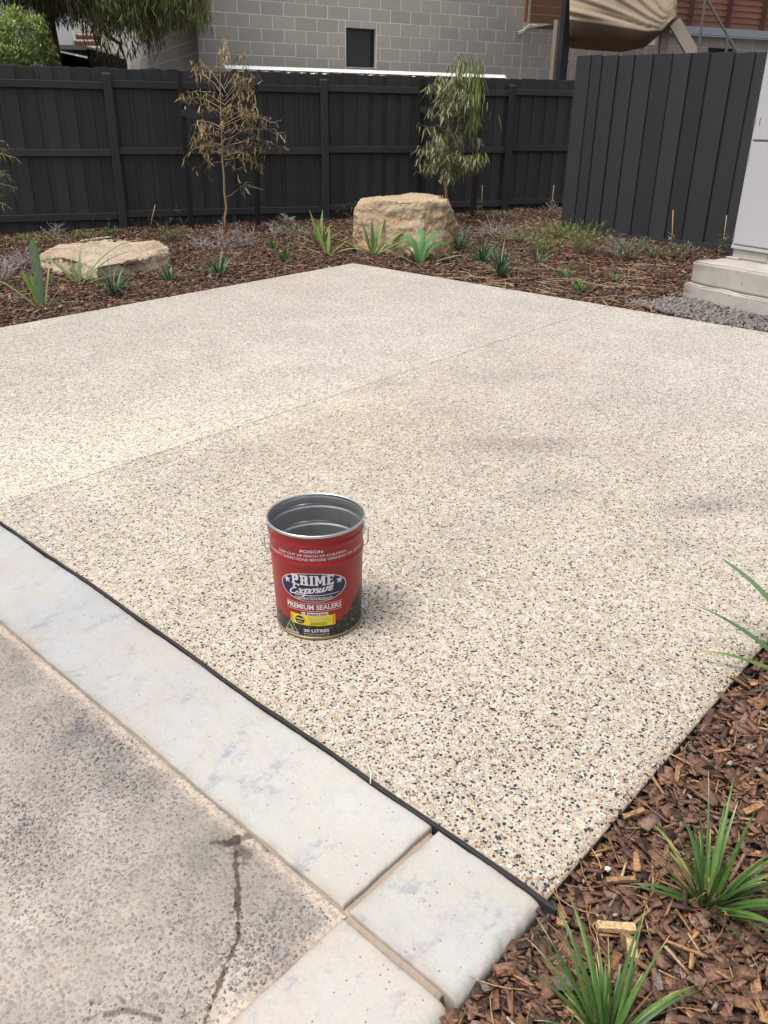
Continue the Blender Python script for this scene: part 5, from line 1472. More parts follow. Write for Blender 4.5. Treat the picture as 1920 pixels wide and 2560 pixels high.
strap_lily(loc, [(PI - .05, 0.52, 0.045, 0.65, 0.75, LG, None, False), (2.4, 0.44, 0.045, 1.25, 0.35, DG, None, False), (1.7, 0.42, 0.05, 1.42, 0.2, DG, None, False), (1.1, 0.55, 0.055, 1.15, 0.55, LG, None, False), (0.4, 0.66, 0.05, 0.85, 1.15, LG, None, False), (0.2, 0.6, 0.045, 0.65, 1.0, (0.12, 0.2, 0.05), None, False), (2.8, 0.36, 0.045, 0.95, 0.6, (0.5, 0.36, 0.06), (0.4, 0.2, 0.05), False),
                 (5.6, 0.3, 0.04, 1.0, 0.8, LG, None, False), (4.3, 0.24, 0.04, 0.7, 0.6, LG, PT, False), (1.4, 0.36, 0.05, 1.35, 0.5, LG, None, False)],
           "strap lily with one yellowing leaf in front of the tall boulder")
loc = on_bed(1050, 660)
strap_lily(loc, [(2.3, 0.60, 0.085, 1.45, 2.5, (0.07, 0.17, 0.05), None, True), (2.8, 0.5, 0.07, 1.25, 2.5, (0.06, 0.14, 0.04), None, True), (0.75, 0.66, 0.085, 1.4, 2.0, (0.075, 0.18, 0.05), None, True), (0.35, 0.56, 0.08, 1.3, 2.4, (0.055, 0.13, 0.04), None, True), (1.5, 0.56, 0.09, 1.5, 1.7, (0.08, 0.19, 0.06), None, True),
                 (2.95, 0.52, 0.04, 0.5, 0.35, (0.15, 0.22, 0.09), PT, False), (0.15, 0.62, 0.04, 0.35, 0.4, (0.13, 0.2, 0.08), None, False), (0.6, 0.4, 0.035, 1.0, 0.2, (0.33, 0.36, 0.18), PT, False), (4.4, 0.1, 0.04, 0.6, 1.2, (0.5, 0.42, 0.15), YT, False)],
           "lily with broad drooping paddle leaves and pale stalks before the tall boulder", k=0.85)

def tuft(px, py, n, ln, w, cols, label, name='grass_tuft', cat='plant', group='small grass tufts in the mulch', spread=0.03, up=(0.6, 1.45), droop=1.2, mat='leaf'):
    loc = on_bed(px, py); rt = root(name, loc, label, cat, group); mb = MB()
    for k in range(n):
        az = random.uniform(0, 6.283); r_ = random.uniform(0, spread)
        u = random.uniform(*up)
        blade(mb, loc + np.array([math.cos(az) * r_, math.sin(az) * r_, -0.01]), az + random.uniform(-.5, .5), ln * random.uniform(0.6, 1.15), w * random.uniform(0.7, 1.2), u, droop * random.uniform(0.4, 1.3), np.array(random.choice(cols)) * random.uniform(0.8, 1.2), None, 5, 0.2, random.uniform(-.5, .5))
    part('blades', mb, M[mat], rt, True, 'stuff'); return rt
BG = [(0.055, 0.115, 0.055), (0.08, 0.15, 0.08), (0.14, 0.2, 0.13), (0.04, 0.085, 0.04)]
GB = [(0.06, 0.15, 0.03), (0.09, 0.19, 0.04), (0.045, 0.11, 0.025)]
tuft(285, 738, 75, 0.32, 0.013, BG, "fountain-shaped blue-green grass tuft in front of the flat boulder", droop=1.9)
tuft(424, 704, 42, 0.22, 0.013, BG, "small dark grass tuft at the right end of the flat boulder")
tuft(548, 690, 55, 0.34, 0.014, BG, "grey-green grass tuft midway between the two boulders", droop=1.7)
tuft(683, 622, 34, 0.20, 0.010, GB, "tiny bright green tuft, the farther of two left of the pair of lilies")
tuft(710, 652, 40, 0.22, 0.010, GB, "tiny bright green tuft, the nearer of two left of the pair of lilies")
tuft(1146, 626, 70, 0.34, 0.013, BG, "dense blue-green grass tuft against the right end of the tall boulder")
tuft(1202, 656, 55, 0.36, 0.015, BG, "blue-green grass tuft right of the paddle-leaved lily")
tuft(1250, 692, 65, 0.38, 0.015, BG, "dark grass tuft nearest the slab edge right of the tall boulder")
tuft(1343, 660, 22, 0.28, 0.015, BG, "sparse dark grass tuft with one long arching blade")
tuft(1410, 698, 46, 0.16, 0.007, GB, "small mossy green tuft in the middle of the right bed")
tuft(1538, 704, 40, 0.15, 0.007, GB, "small mossy green tuft nearest the plinth")
tuft(1450, 730, 50, 0.15, 0.008, GB, "small mossy green tuft close to the slab edge")

# feathery shrubs: many short fine sprigs
def feathery(px, py, h, w, n, cols, label, name='feathery_shrub', cat='shrub', group='low shrubs in the mulch bed', leaf=0.045, lw=0.006, twig=(0.2, 0.15, 0.1)):
    loc = on_bed(px, py); rt = root(name, loc, label, cat, group); tw = MB(); lf = MB()
    for k in range(int(n * 1.6)):
        az = random.uniform(0, 6.283); el = random.uniform(0.5, 1.5); L = h * random.uniform(0.6, 1.05) / max(0.55, math.sin(el))
        L = min(L, h * 1.2)
        pts = []; p = loc + np.array([random.uniform(-.3, .3) * w, random.uniform(-.3, .3) * w, 0]); e = el
        for i in range(5):
            pts.append(p.copy()); p = p + np.array([math.cos(az) * math.cos(e) * w / h, math.sin(az) * math.cos(e) * w / h, math.sin(e)]) * L / 4; e -= 0.12; az += random.uniform(-.3, .3)
        tw.tube(pts, [0.0028, 0.0024, 0.002, 0.0016, 0.0012], 3, twig, False)
        for q in range(16):
            t = random.uniform(0.25, 1.0) * 4; i = min(3, int(t)); pp_ = pts[i] + (pts[i + 1] - pts[i]) * (t - i)
            blade(lf, pp_, random.uniform(0, 6.28), leaf * random.uniform(0.6, 1.2), lw * 1.35, random.uniform(-0.2, 1.3), 0.5, np.array(random.choice(cols)) * random.uniform(0.8, 1.2), None, 2, 0.1)
    part('stems', tw, M['twig'], rt, kind='stuff'); part('foliage', lf, M['leaf'], rt, True, 'stuff'); return rt
FY = [(0.17, 0.24, 0.05), (0.22, 0.29, 0.07), (0.13, 0.19, 0.04)]
FG = [(0.13, 0.17, 0.1), (0.18, 0.21, 0.14), (0.10, 0.14, 0.08)]
FP = [(0.2, 0.21, 0.15), (0.26, 0.25, 0.18), (0.17, 0.19, 0.1)]
feathery(1455, 640, 0.42, 0.30, 34, FY, "bright feathery green shrub at the foot of the dark screen fence")
feathery(1365, 638, 0.28, 0.26, 24, FY, "feathery yellow-green shrub left of the brightest feathery one")
feathery(1405, 598, 0.26, 0.34, 24, FY, "feathery shrub tucked under the left corner of the dark screen fence")
feathery(1290, 604, 0.20, 0.42, 26, FP + FY, "pale sprawling shrub between the tall boulder and the screen fence")
feathery(1355, 585, 0.22, 0.3, 16, FP + FY, "thin yellowish shrub just left of the screen's corner", leaf=0.035)
feathery(1560, 650, 0.22, 0.24, 22, FG, "grey-green rounded shrub near the middle of the screen fence")
feathery(1640, 645, 0.16, 0.2, 14, FG, "small grey-green shrub beside the bamboo cane at the screen")
feathery(1700, 652, 0.24, 0.16, 9, FG, "thin grey-green shrub close to the plinth's back corner")
feathery(1596, 632, 0.2, 0.2, 12, FY + FG, "pale green sprig against the screen's plinth board")
feathery(430, 605, 0.22, 0.36, 26, [(0.07, 0.12, 0.05), (0.1, 0.15, 0.06)], "low dark green shrub behind the right end of the flat boulder")
feathery(415, 570, 0.22, 0.24, 16, [(0.05, 0.085, 0.05), (0.075, 0.11, 0.06)], "dark green shrub standing close to the fence by the forked cane")
feathery(255, 570, 0.24, 0.26, 14, FG, "greyish shrub at the fence above the flat boulder")
feathery(322, 566, 0.20, 0.26, 14, FP, "pale olive shrub at the foot of the leftmost fence post")
feathery(280, 592, 0.16, 0.1, 8, GB, "small fresh green sprig just behind the flat boulder")
feathery(205, 598, 0.12, 0.3, 12, FY, "flat yellow-green ground plant behind the flat boulder")
feathery(95, 605, 0.1, 0.4, 14, FY, "flat olive ground plant at the far left of the bed")
feathery(870, 545, 0.26, 0.3, 14, FG, "grey-leaved shrub left of the tall boulder at the fence")
feathery(800, 545, 0.30, 0.18, 12, FG, "thin grey shrub growing up the middle fence post")
feathery(735, 592, 0.16, 0.4, 18, FP, "sprawling pale shrub left of the farther lily of the pair")
feathery(1240, 545, 0.12, 0.4, 14, FP, "flat pale plant on the mulch behind the tall boulder")
feathery(1410, 555, 0.36, 0.16, 9, FP, "thin pale plant at the end of the back fence")

# dry silvery sprigs
def dry_sprig(px, py, h, n, label, col=(0.27, 0.25, 0.235), spread=1.0, group='dry silvery sprigs in the mulch'):
    loc = on_bed(px, py); rt = root('dry_sprig', loc, label, 'dead plant', group); mb = MB()
    for k in range(n):
        az = random.uniform(0, 6.283); el = random.uniform(0.25, 1.4); p = loc + np.array([random.uniform(-.04, .04), random.uniform(-.04, .04), 0]); pts = []; L = h * random.uniform(0.6, 1.2)
        for i in range(5):
            pts.append(p.copy()); p = p + np.array([math.cos(az) * math.cos(el) * spread, math.sin(az) * math.cos(el) * spread, math.sin(el)]) * L / 4; az += random.uniform(-.6, .6); el = max(-0.1, el + random.uniform(-.4, .3))
        c = np.array(col) * random.uniform(0.7, 1.15)
        mb.tube(pts, [0.0034, 0.003, 0.0026, 0.002, 0.0015], 4, c, False)
        for q in range(3):
            i = random.randint(1, 3); a2 = az + random.uniform(-1.5, 1.5); q0 = pts[i]; mb.tube([q0, q0 + np.array([math.cos(a2) * .03, math.sin(a2) * .03, .03]), q0 + np.array([math.cos(a2) * .07, math.sin(a2) * .07, .04])], [0.003, 0.0026, 0.0018], 4, c, False)
    part('twigs', mb, M['twig'], rt, kind='stuff'); return rt
dry_sprig(142, 590, 0.24, 14, "silvery dead sprig by the fence at the far left")
dry_sprig(455, 566, 0.26, 14, "silvery dead sprig at the foot of the left black stake", spread=1.2)
dry_sprig(615, 615, 0.28, 20, "upright bleached dead sprig right of the browned sapling")
dry_sprig(555, 625, 0.34, 22, "sprawling bleached dead sprig in front of the browned sapling", spread=1.6)
dry_sprig(495, 625, 0.24, 8, "thin bent dead twig left of the sprawling bleached sprig")
dry_sprig(690, 590, 0.26, 14, "grey dead sprig midway along the back of the bed")
dry_sprig(720, 556, 0.14, 16, "low pale grey sprig near the right black stake of the browned sapling", (0.42, 0.43, 0.42))
dry_sprig(1240, 590, 0.24, 26, "tangle of bleached dead twigs right of the tall boulder", spread=1.6)
dry_sprig(1155, 592, 0.18, 14, "silvery sprig touching the right end of the tall boulder", spread=1.2)
dry_sprig(1375, 538, 0.24, 14, "bleached dead sprig near the end of the back fence")
dry_sprig(1530, 632, 0.22, 20, "brownish dead sprig at the screen's plinth board", (0.3, 0.25, 0.22))
dry_sprig(60, 665, 0.24, 26, "dead pale sprig left of the flat boulder", (0.34, 0.29, 0.28), 1.5)
dry_sprig(10, 700, 0.28, 26, "dead pale sprig at the left edge of the picture", (0.34, 0.29, 0.28), 1.4)
def cane(px, py, tx, ty, label, group='thin bamboo canes in the bed', leafy=0, dy=0.0):
    loc = on_bed(px, py); top = at(tx, ty, loc[1] + dy); rt = root('bamboo_cane', loc, label, 'cane', group); mb = MB()
    mid = (loc + top) / 2
    mb.tube([loc - np.array([0, 0, 0.05]), mid, top], 0.0055, 6); part('cane', mb, M['bamboo'], rt, True)
    if leafy:
        lf = MB()
        for k in range(leafy):
            z = random.uniform(0.05, 0.55); p = loc + (top - loc) * z
            blade(lf, p, random.uniform(0, 6.28), random.uniform(0.05, 0.1), 0.02, random.uniform(-0.3, 0.8), 0.9, np.array(random.choice(FG + FP)), None, 3, 0.2)
        part('wilted_leaves', lf, M['leaf'], rt, True, 'stuff')
cane(381, 568, 384, 514, "right one of two short bamboo canes above the flat boulder")
cane(372, 580, 388, 512, "leaning bamboo cane crossing the short one above the flat boulder")
cane(458, 545, 464, 487, "pair of thin canes at the foot of the left black stake, right one", leafy=6)
cane(455, 548, 461, 484, "pair of thin canes at the foot of the left black stake, left one")
cane(780, 545, 780, 476, "dark thin cane left of the middle fence post", leafy=5)
cane(1204, 540, 1206, 463, "cane with green leaves in front of the back fence, right of the tall boulder", leafy=26)
cane(1187, 540, 1190, 500, "cane with silvery wilted leaves beside the red-brown stake", leafy=22)
cane(1377, 540, 1385, 463, "cane with wilted leaves near the right end of the back fence", leafy=18)
cane(1678, 648, 1683, 525, "bamboo cane leaning on the screen left of the plinth", leafy=16)
cane(1803, 640, 1817, 538, "bamboo cane between the screen and the grey cabinet", leafy=26, dy=0.02)

# ------------------------------------------------------------------ tree stakes and the two staked saplings
def stake(pb, pt, y, w, mat, label):
    A = at(*pb, y); B = at(*pt, y); A[2] = bed_z(A[0], A[1]) - 0.2
    mb = MB(); c = (A + B) / 2; t = B - A; L = np.linalg.norm(t); t = t / L; a = np.cross(t, FN); a /= np.linalg.norm(a); b = np.cross(a, t)
    mb.box(c, (w, w, L), [a, b, t]); o = single('tree_stake', mb, mat, (A[0], A[1], A[2]), label, 'stake', 'timber stakes supporting the saplings'); bevel(o, 0.003, 1); return A, B
S1 = stake((478, 556), (448, 177), 11.95, 0.062, M['stake'], "black timber stake left of the browned sapling")
S2 = stake((644, 552), (637, 208), 12.30, 0.062, M['stake'], "black timber stake right of the browned sapling")
S3 = stake((1046, 520), (1055, 197), 13.05, 0.066, M['stake'], "black timber stake left of the drooping green sapling")
S4 = stake((1181, 535), (1206, 205), 13.45, 0.066, M['stake_brown'], "red-brown timber stake right of the drooping green sapling")
def tie(p, q, w, label):
    mb = MB(); p = np.asarray(p); q = np.asarray(q); d = q - p; n = 8; vs = []
    for i in range(n + 1):
        t = i / n; c = p + d * t + np.array([0, 0, -0.012 * math.sin(PI * t)])
        for s_ in (-.5, .5): vs.append(c + np.array([0, 0, w * s_ * (1 + 0.1 * math.sin(5 * t))]) + np.array([0, -0.012 * math.sin(PI * 2 * t), 0]))
    mb.add(vs, [(2 * i, 2 * i + 1, 2 * i + 3, 2 * i + 2) for i in range(n)])
    o = single('tree_tie', mb, M['rubber'], p, label, 'tie', 'rubber ties between stakes and saplings'); s_ = o.modifiers.new('t', 'SOLIDIFY'); s_.thickness = 0.012
tie(at(452, 281, 11.88), at(557, 284, 11.62), 0.085, "black rubber tie from the left stake to the browned sapling")
tie(at(552, 305, 11.62), at(640, 303, 12.22), 0.085, "black rubber tie from the right stake to the browned sapling")
tie(at(1052, 273, 12.98), at(1122, 274, 12.75), 0.08, "black rubber tie from the left stake to the drooping green sapling")
tie(at(1125, 288, 12.75), at(1196, 292, 13.4), 0.08, "black rubber tie from the red-brown stake to the drooping green sapling")

def hang_leaf(mb, p, ln, w, col, az, el=-1.0, curl=0.8):
    blade(mb, p, az, ln, w, el, curl * random.uniform(-1, 1), col, None, 3, 0.15, random.uniform(-1.2, 1.2), 0.4)
def sapling(name, y, trunk_px, rad0, branches, leafcols, label, leaf_n, leaf_ln, leaf_w, tips=None, twig_col=(0.26, 0.2, 0.14), group='staked gum saplings by the fence'):
    P = [at(px, py, y) for px, py in trunk_px]; P[0][2] = bed_z(P[0][0], P[0][1]) - 0.03
    rt = root(name, P[0], label, 'tree', group)
    mb = MB(); n = len(P); mb.tube(P, [rad0 * (1 - 0.82 * i / (n - 1)) for i in range(n)], 8); part('trunk', mb, M['bark'], rt, True)
    tw = MB(); lf = MB()
    for (px0, py0, px1, py1, dy, dens) in branches:
        a = at(px0, py0, y); b = at(px1, py1, y + dy); L = np.linalg.norm(b - a)
        pts = []
        for i in range(7):
            t = i / 6; p = a + (b - a) * t; p[2] += 0.16 * L * math.sin(PI * t) * (0.6 + 0.6 * t) + random.uniform(-.012, .012); p[0] += random.uniform(-.015, .015); pts.append(p)
        tw.tube(pts, [max(0.002, 0.0050 * (1 - i / 6.5)) for i in range(7)], 4, np.array(twig_col) * random.uniform(.7, 1.2), False)
        # side twigs
        nt = max(2, int(L * 7))
        ends = [pts[5], pts[6]]
        for k in range(nt):
            i = random.randint(2, 6); az = random.uniform(0, 6.28); l2 = random.uniform(0.08, 0.26); q = pts[i]
            c = [q, q + np.array([math.cos(az) * l2 * .5, math.sin(az) * l2 * .5, l2 * random.uniform(0, .4)]), q + np.array([math.cos(az) * l2, math.sin(az) * l2, l2 * random.uniform(-.5, .4)])]
            tw.tube(c, [0.0028, 0.0022, 0.0016], 3, np.array(twig_col) * random.uniform(.7, 1.2), False); ends += [c[1], c[2], c[2]]
        for k in range(int(leaf_n * dens)):
            q = random.choice(ends + pts[3:]) + np.array([random.uniform(-.04, .04), random.uniform(-.04, .04), random.uniform(-.05, .03)])
            hang_leaf(lf, q, leaf_ln * random.uniform(.6, 1.25), leaf_w * random.uniform(.6, 1.2), np.array(random.choice(leafcols)) * random.uniform(.75, 1.25), random.uniform(0, 6.28), random.uniform(-1.5, -0.5))
    part('branches', tw, M['twig'], rt, kind='stuff'); part('foliage', lf, M['leaf'], rt, True, 'stuff')
    return rt
BR = [(0.3, 0.17, 0.08), (0.33, 0.21, 0.09), (0.25, 0.2, 0.08), (0.22, 0.2, 0.08), (0.18, 0.18, 0.07), (0.38, 0.26, 0.13), (0.3, 0.25, 0.12)]
br1 = []
for (px0, py0, px1, py1, d) in ((560, 200, 552, 95, .9), (560, 190, 575, 130, .6), (560, 215, 607, 125, 1.0), (562, 230, 500, 165, 1.1), (560, 240, 488, 190, .9), (560, 225, 598, 185, 1.2), (562, 240, 622, 200, 1.1), (560, 250, 640, 195, .5), (560, 260, 480, 232, 1.0), (560, 262, 630, 235, 1.2), (558, 275, 462, 258, .6),
                              (560, 290, 500, 262, .7), (560, 295, 610, 265, 1.3), (560, 300, 640, 282, 1.1), (560, 310, 668, 295, 1.0), (560, 318, 680, 308, .5), (558, 320, 480, 312, .7), (560, 330, 500, 325, .7), (560, 335, 640, 318, 1.0), (558, 345, 492, 345, 1.0), (558, 352, 690, 335, .6), (556, 360, 505, 375, .8), (556, 372, 700, 368, .4), (556, 378, 650, 365, .8),
                              (556, 390, 640, 400, .5), (556, 385, 520, 392, .6), (556, 400, 660, 425, .4), (556, 380, 475, 348, .25), (556, 405, 512, 430, .2), (556, 400, 620, 390, .5), (558, 415, 600, 430, .3), (560, 330, 560, 300, .5), (556, 365, 455, 400, .12)):
    br1.append((px0, py0, px1, py1, random.uniform(-.35, .35), max(d, 0.45) if py0 < 400 else d))
sapling('gum_sapling', 11.6, [(564, 568), (562, 545), (566, 520), (561, 480), (560, 440), (556, 400), (555, 350), (553, 300), (551, 250), (550, 200), (556, 150), (560, 105)], 0.020, br1, BR,
        "thin browned sapling with sparse drying leaves tied between black stakes", 32, 0.11, 0.017, None, (0.36, 0.28, 0.19))
mb = MB(); rt = root('young_shoot', at(566, 492, 11.58), "single grey-green shoot low on the right of the browned sapling's stem", 'shoot')
mb.tube([at(565, 493, 11.58), at(580, 486, 11.5), at(594, 474, 11.45)], [0.004, 0.003, 0.002], 5, (0.3, 0.26, 0.2)); 
part('stem', mb, M['twig'], rt); mb = MB()
for k in range(14): hang_leaf(mb, at(random.uniform(592, 622), random.uniform(455, 474), 11.45), random.uniform(.12, .26), 0.024, np.array([0.19, 0.21, 0.16]) * random.uniform(.7, 1.2), random.uniform(0, 6.28), random.uniform(-1.4, .2), 1.5)
part('leaves', mb, M['leaf'], rt, True, 'stuff')
OL = [(0.19, 0.2, 0.09), (0.25, 0.25, 0.13), (0.15, 0.165, 0.07), (0.3, 0.28, 0.18), (0.2, 0.23, 0.08)]
GR = [(0.18, 0.23, 0.055), (0.22, 0.27, 0.07), (0.15, 0.19, 0.05)]
br2 = []
for (px0, py0, px1, py1, d) in ((1125, 250, 1160, 150, .7), (1125, 255, 1180, 150, .7), (1125, 270, 1150, 170, 1.3), (1125, 270, 1120, 200, 1.3), (1122, 280, 1100, 215, 1.4), (1122, 285, 1105, 245, 1.5), (1122, 290, 1150, 225, 1.6), (1122, 300, 1175, 240, 1.6), (1122, 300, 1140, 250, 1.5), (1120, 310, 1160, 265, 1.5), (1120, 310, 1115, 270, 1.3),
                              (1118, 350, 1130, 320, 1.2), (1118, 360, 1150, 340, .9), (1118, 365, 1195, 345, .9), (1118, 400, 1150, 385, 1.3), (1118, 420, 1165, 400, 1.3), (1118, 430, 1180, 395, 1.3), (1117, 440, 1190, 410, 1.0), (1117, 430, 1140, 420, 1.0), (1115, 380, 1085, 345, .8), (1115, 390, 1075, 370, 1.0), (1115, 400, 1080, 395, 1.0), (1115, 420, 1060, 400, .8), (1115, 425, 1070, 415, .9), (1115, 330, 1080, 322, .4), (1116, 385, 1112, 365, .9), (1118, 355, 1120, 335, 1.2), (1114, 450, 1113, 438, .3)):
    br2.append((px0, py0, px1, py1, random.uniform(-.4, .4), d))
s2 = sapling('gum_sapling', 12.75, [(1117, 530), (1116, 500), (1115, 470), (1117, 440), (1118, 410), (1117, 380), (1120, 340), (1122, 300), (1125, 250), (1140, 190), (1155, 150)], 0.026, br2, OL,
        "leafier sapling with drooping curled olive and green leaves behind the tall boulder", 78, 0.15, 0.021)
mb = MB()
for k in range(230):
    px = random.choice([random.gauss(1196, 8), random.gauss(1188, 14), random.gauss(1170, 20)]); py = random.uniform(135, 300)
    if py > 230 and px < 1170: continue
    hang_leaf(mb, at(px, py, 12.75 + random.uniform(-.35, .35)), random.uniform(.12, .24), 0.016, np.array(random.choice(GR)) * random.uniform(.8, 1.2), random.uniform(0, 6.28), random.uniform(-1.55, -1.1), .4)
for k in range(60): hang_leaf(mb, at(random.gauss(1200, 8), random.uniform(380, 400), 12.7 + random.uniform(-.2, .2)), random.uniform(.1, .2), 0.017, np.array(random.choice(GR)) * random.uniform(.8, 1.2), random.uniform(0, 6.28), random.uniform(-1.4, -.6), .4)
for k in range(40): hang_leaf(mb, at(random.gauss(1180, 8), random.uniform(300, 320), 12.7 + random.uniform(-.2, .2)), random.uniform(.1, .2), 0.017, np.array(random.choice(GR)) * random.uniform(.8, 1.2), random.uniform(0, 6.28), random.uniform(-1.4, -.6), .4)
part('fresh_leaves', mb, M['leaf'], s2, True, 'stuff')

# shrub reaching in at the left edge
ls = np.array([-5.05, 9.6, bed_z(-5.05, 9.6)])
rt = root('wattle_shrub', ls, "feathery green shrub reaching into the picture at the left edge", 'shrub'); tw = MB(); lf = MB()
mb = MB(); mb.tube([ls, ls + np.array([0.05, 0, .6]), ls + np.array([0, 0, 1.3])], [0.02, 0.014, 0.006], 6, (0.2, 0.15, 0.1)); part('trunk', mb, M['bark'], rt, True)
for (tx, ty) in ((12, 355), (18, 375), (40, 395), (8, 430), (25, 440), (42, 470), (10, 490), (16, 512), (-20, 400), (-30, 340), (-40, 470), (-10, 460)):
    b = at(tx, ty, 9.5 + random.uniform(-.2, .2)); a = ls + np.array([0, 0, max(0.4, b[2] - ls[2] - 0.05)]); pts = [a + (b - a) * t + np.array([0, 0, 0.1 * math.sin(PI * t)]) for t in np.linspace(0, 1, 6)]
    tw.tube(pts, 0.004, 4, (0.25, 0.17, 0.1), False)
    for k in range(70):
        t = random.uniform(0.35, 1.0) * 5; i = min(4, int(t)); q = pts[i] + (pts[i + 1] - pts[i]) * (t - i)
        blade(lf, q + np.random.default_rng(k).uniform(-.02, .02, 3), random.uniform(-1.2, 1.2), random.uniform(.06, .13), 0.009, random.uniform(-1.1, .6), .6, np.array(random.choice([(0.1, 0.14, 0.05), (0.14, 0.17, 0.07), (0.18, 0.2, 0.11)])), None, 3, .1)
part('branches', tw, M['twig'], rt, kind='stuff'); part('foliage', lf, M['leaf'], rt, True, 'stuff')

# ------------------------------------------------------------------ trees, shed and house behind the fence at top left
gt = root('gum_tree', at(133, 250, 14.6) * [1, 1, 0] + np.array([0, 0, -1.5]), "large gum tree with a reddish trunk and drooping dark leaves behind the fence", 'tree')
mb = MB(); tr = [at(x, y, 14.6) for x, y in ((136, 300), (134, 200), (130, 140), (122, 90), (112, 40), (100, -40), (90, -160))]; tr[0][2] = -1.5
mb.tube(tr, [0.17, 0.155, 0.14, 0.13, 0.13, 0.12, 0.1], 12); part('trunk', mb, M['gumbark'], gt, True)
mb = MB()
for pts in ([(112, 40), (160, 20), (230, 10), (320, -20), (430, -60)], [(118, 70), (150, 25), (190, 30), (245, 50), (300, 60)], [(100, -20), (60, -60), (10, -80)], [(230, 10), (280, 45), (330, 70)], [(320, -20), (380, 20), (440, 30)], [(112, 30), (80, 5), (30, 20)], [(245, 50), (270, 90), (300, 110), (310, 140)]):
    P = [at(x, y, 14.4 + 0.3 * math.sin(i * 1.7)) for i, (x, y) in enumerate(pts)]
    mb.tube(P, [0.05 * (1 - 0.75 * i / (len(P) - 1)) for i in range(len(P))], 6, (0.13, 0.09, 0.07))
part('branches', mb, M['twig'], gt, True, 'stuff')
GD = [(0.055, 0.075, 0.025), (0.075, 0.10, 0.03), (0.095, 0.125, 0.035), (0.04, 0.055, 0.022), (0.12, 0.075, 0.045)]
GL = [(0.13, 0.17, 0.045), (0.17, 0.21, 0.06), (0.1, 0.13, 0.035)]
lf = MB(); tw = MB()
def low_edge(px): return float(np.interp(px, [-60, 60, 110, 150, 175, 215, 250, 290, 330, 360, 400, 440, 470, 490, 520], [10, 20, 60, 62, 40, 62, 85, 62, 85, 100, 70, 52, 62, 66, 40]))
for k in range(760):
    px = random.uniform(-60, 500); y = random.uniform(13.6 if px < 180 else 12.9, 16.2)
    lim = low_edge(px); Lh = random.uniform(0.25, 0.6); py = lim - abs(random.gauss(0, 1)) * 55 - (Lh + 0.12) * 142 + 6
    if py < -190: continue
    if 128 < px < 250 and random.random() < 0.45 and py > -55: continue
    if px > 470 and py < -30: pass
    L = Lh; p0 = at(px, py, y); az = random.uniform(0, 6.28)
    pts = [p0 + np.array([math.cos(az) * .12 * t, math.sin(az) * .12 * t, 0.08 * math.sin(PI * t) - L * t * t]) for t in np.linspace(0, 1, 5)]
    tw.tube(pts, 0.004, 3, (0.16, 0.1, 0.07), False)
    pal_ = GL if (px > 240 and random.random() < 0.55) or random.random() < 0.12 else GD
    for q in range(44):
        t = random.uniform(0.1, 1) * 4; i = min(3, int(t)); s_ = pts[i] + (pts[i + 1] - pts[i]) * (t - i) + np.array([random.uniform(-.12, .12), random.uniform(-.12, .12), random.uniform(-.05, .05)])
        hang_leaf(lf, s_, random.uniform(.08, .18), 0.015, np.array(random.choice(pal_)) * random.uniform(.75, 1.25), random.uniform(0, 6.28), random.uniform(-1.5, -.7), .6)
# a few bare hanging sprays in the gap
for (px, py) in ((205, 60), (222, 75), (250, 90), (262, 110), (300, 95), (312, 125), (330, 90), (270, 130), (345, 95), (372, 105), (240, 100)):
    p0 = at(px, py - 25, 14.0); 
    for q in range(16): hang_leaf(lf, p0 + np.array([random.uniform(-.12, .12), random.uniform(-.15, .15), random.uniform(-.3, .05)]), random.uniform(.1, .22), 0.02, np.array(random.choice(GD + GL)) * random.uniform(.8, 1.2), random.uniform(0, 6.28), random.uniform(-1.5, -.8), .5)
    tw.tube([p0 + np.array([0, 0, .25]), p0, p0 + np.array([.06, 0, -.25])], 0.005, 3, (0.16, 0.1, 0.07), False)
# upper crown outside the picture, so that the side wall stands in the tree's shade
for k in range(2600):
    p0 = np.array([random.uniform(-10.5, -3.2), random.uniform(12.6, 19.5), random.uniform(2.1, 4.6)])
    if p0[2] < 2.2 + 0.11 * (p0[1] - 13): continue
    pal_ = GD
    for q in range(9): hang_leaf(lf, p0 + rng.uniform(-.3, .3, 3), random.uniform(.2, .34), 0.09, np.array(random.choice(pal_)) * random.uniform(.75, 1.25), random.uniform(0, 6.28), random.uniform(-1.5, -.3), .6)
part('twigs', tw, M['twig'], gt, kind='stuff'); part('crown', lf, M['leaf'], gt, True, 'stuff')

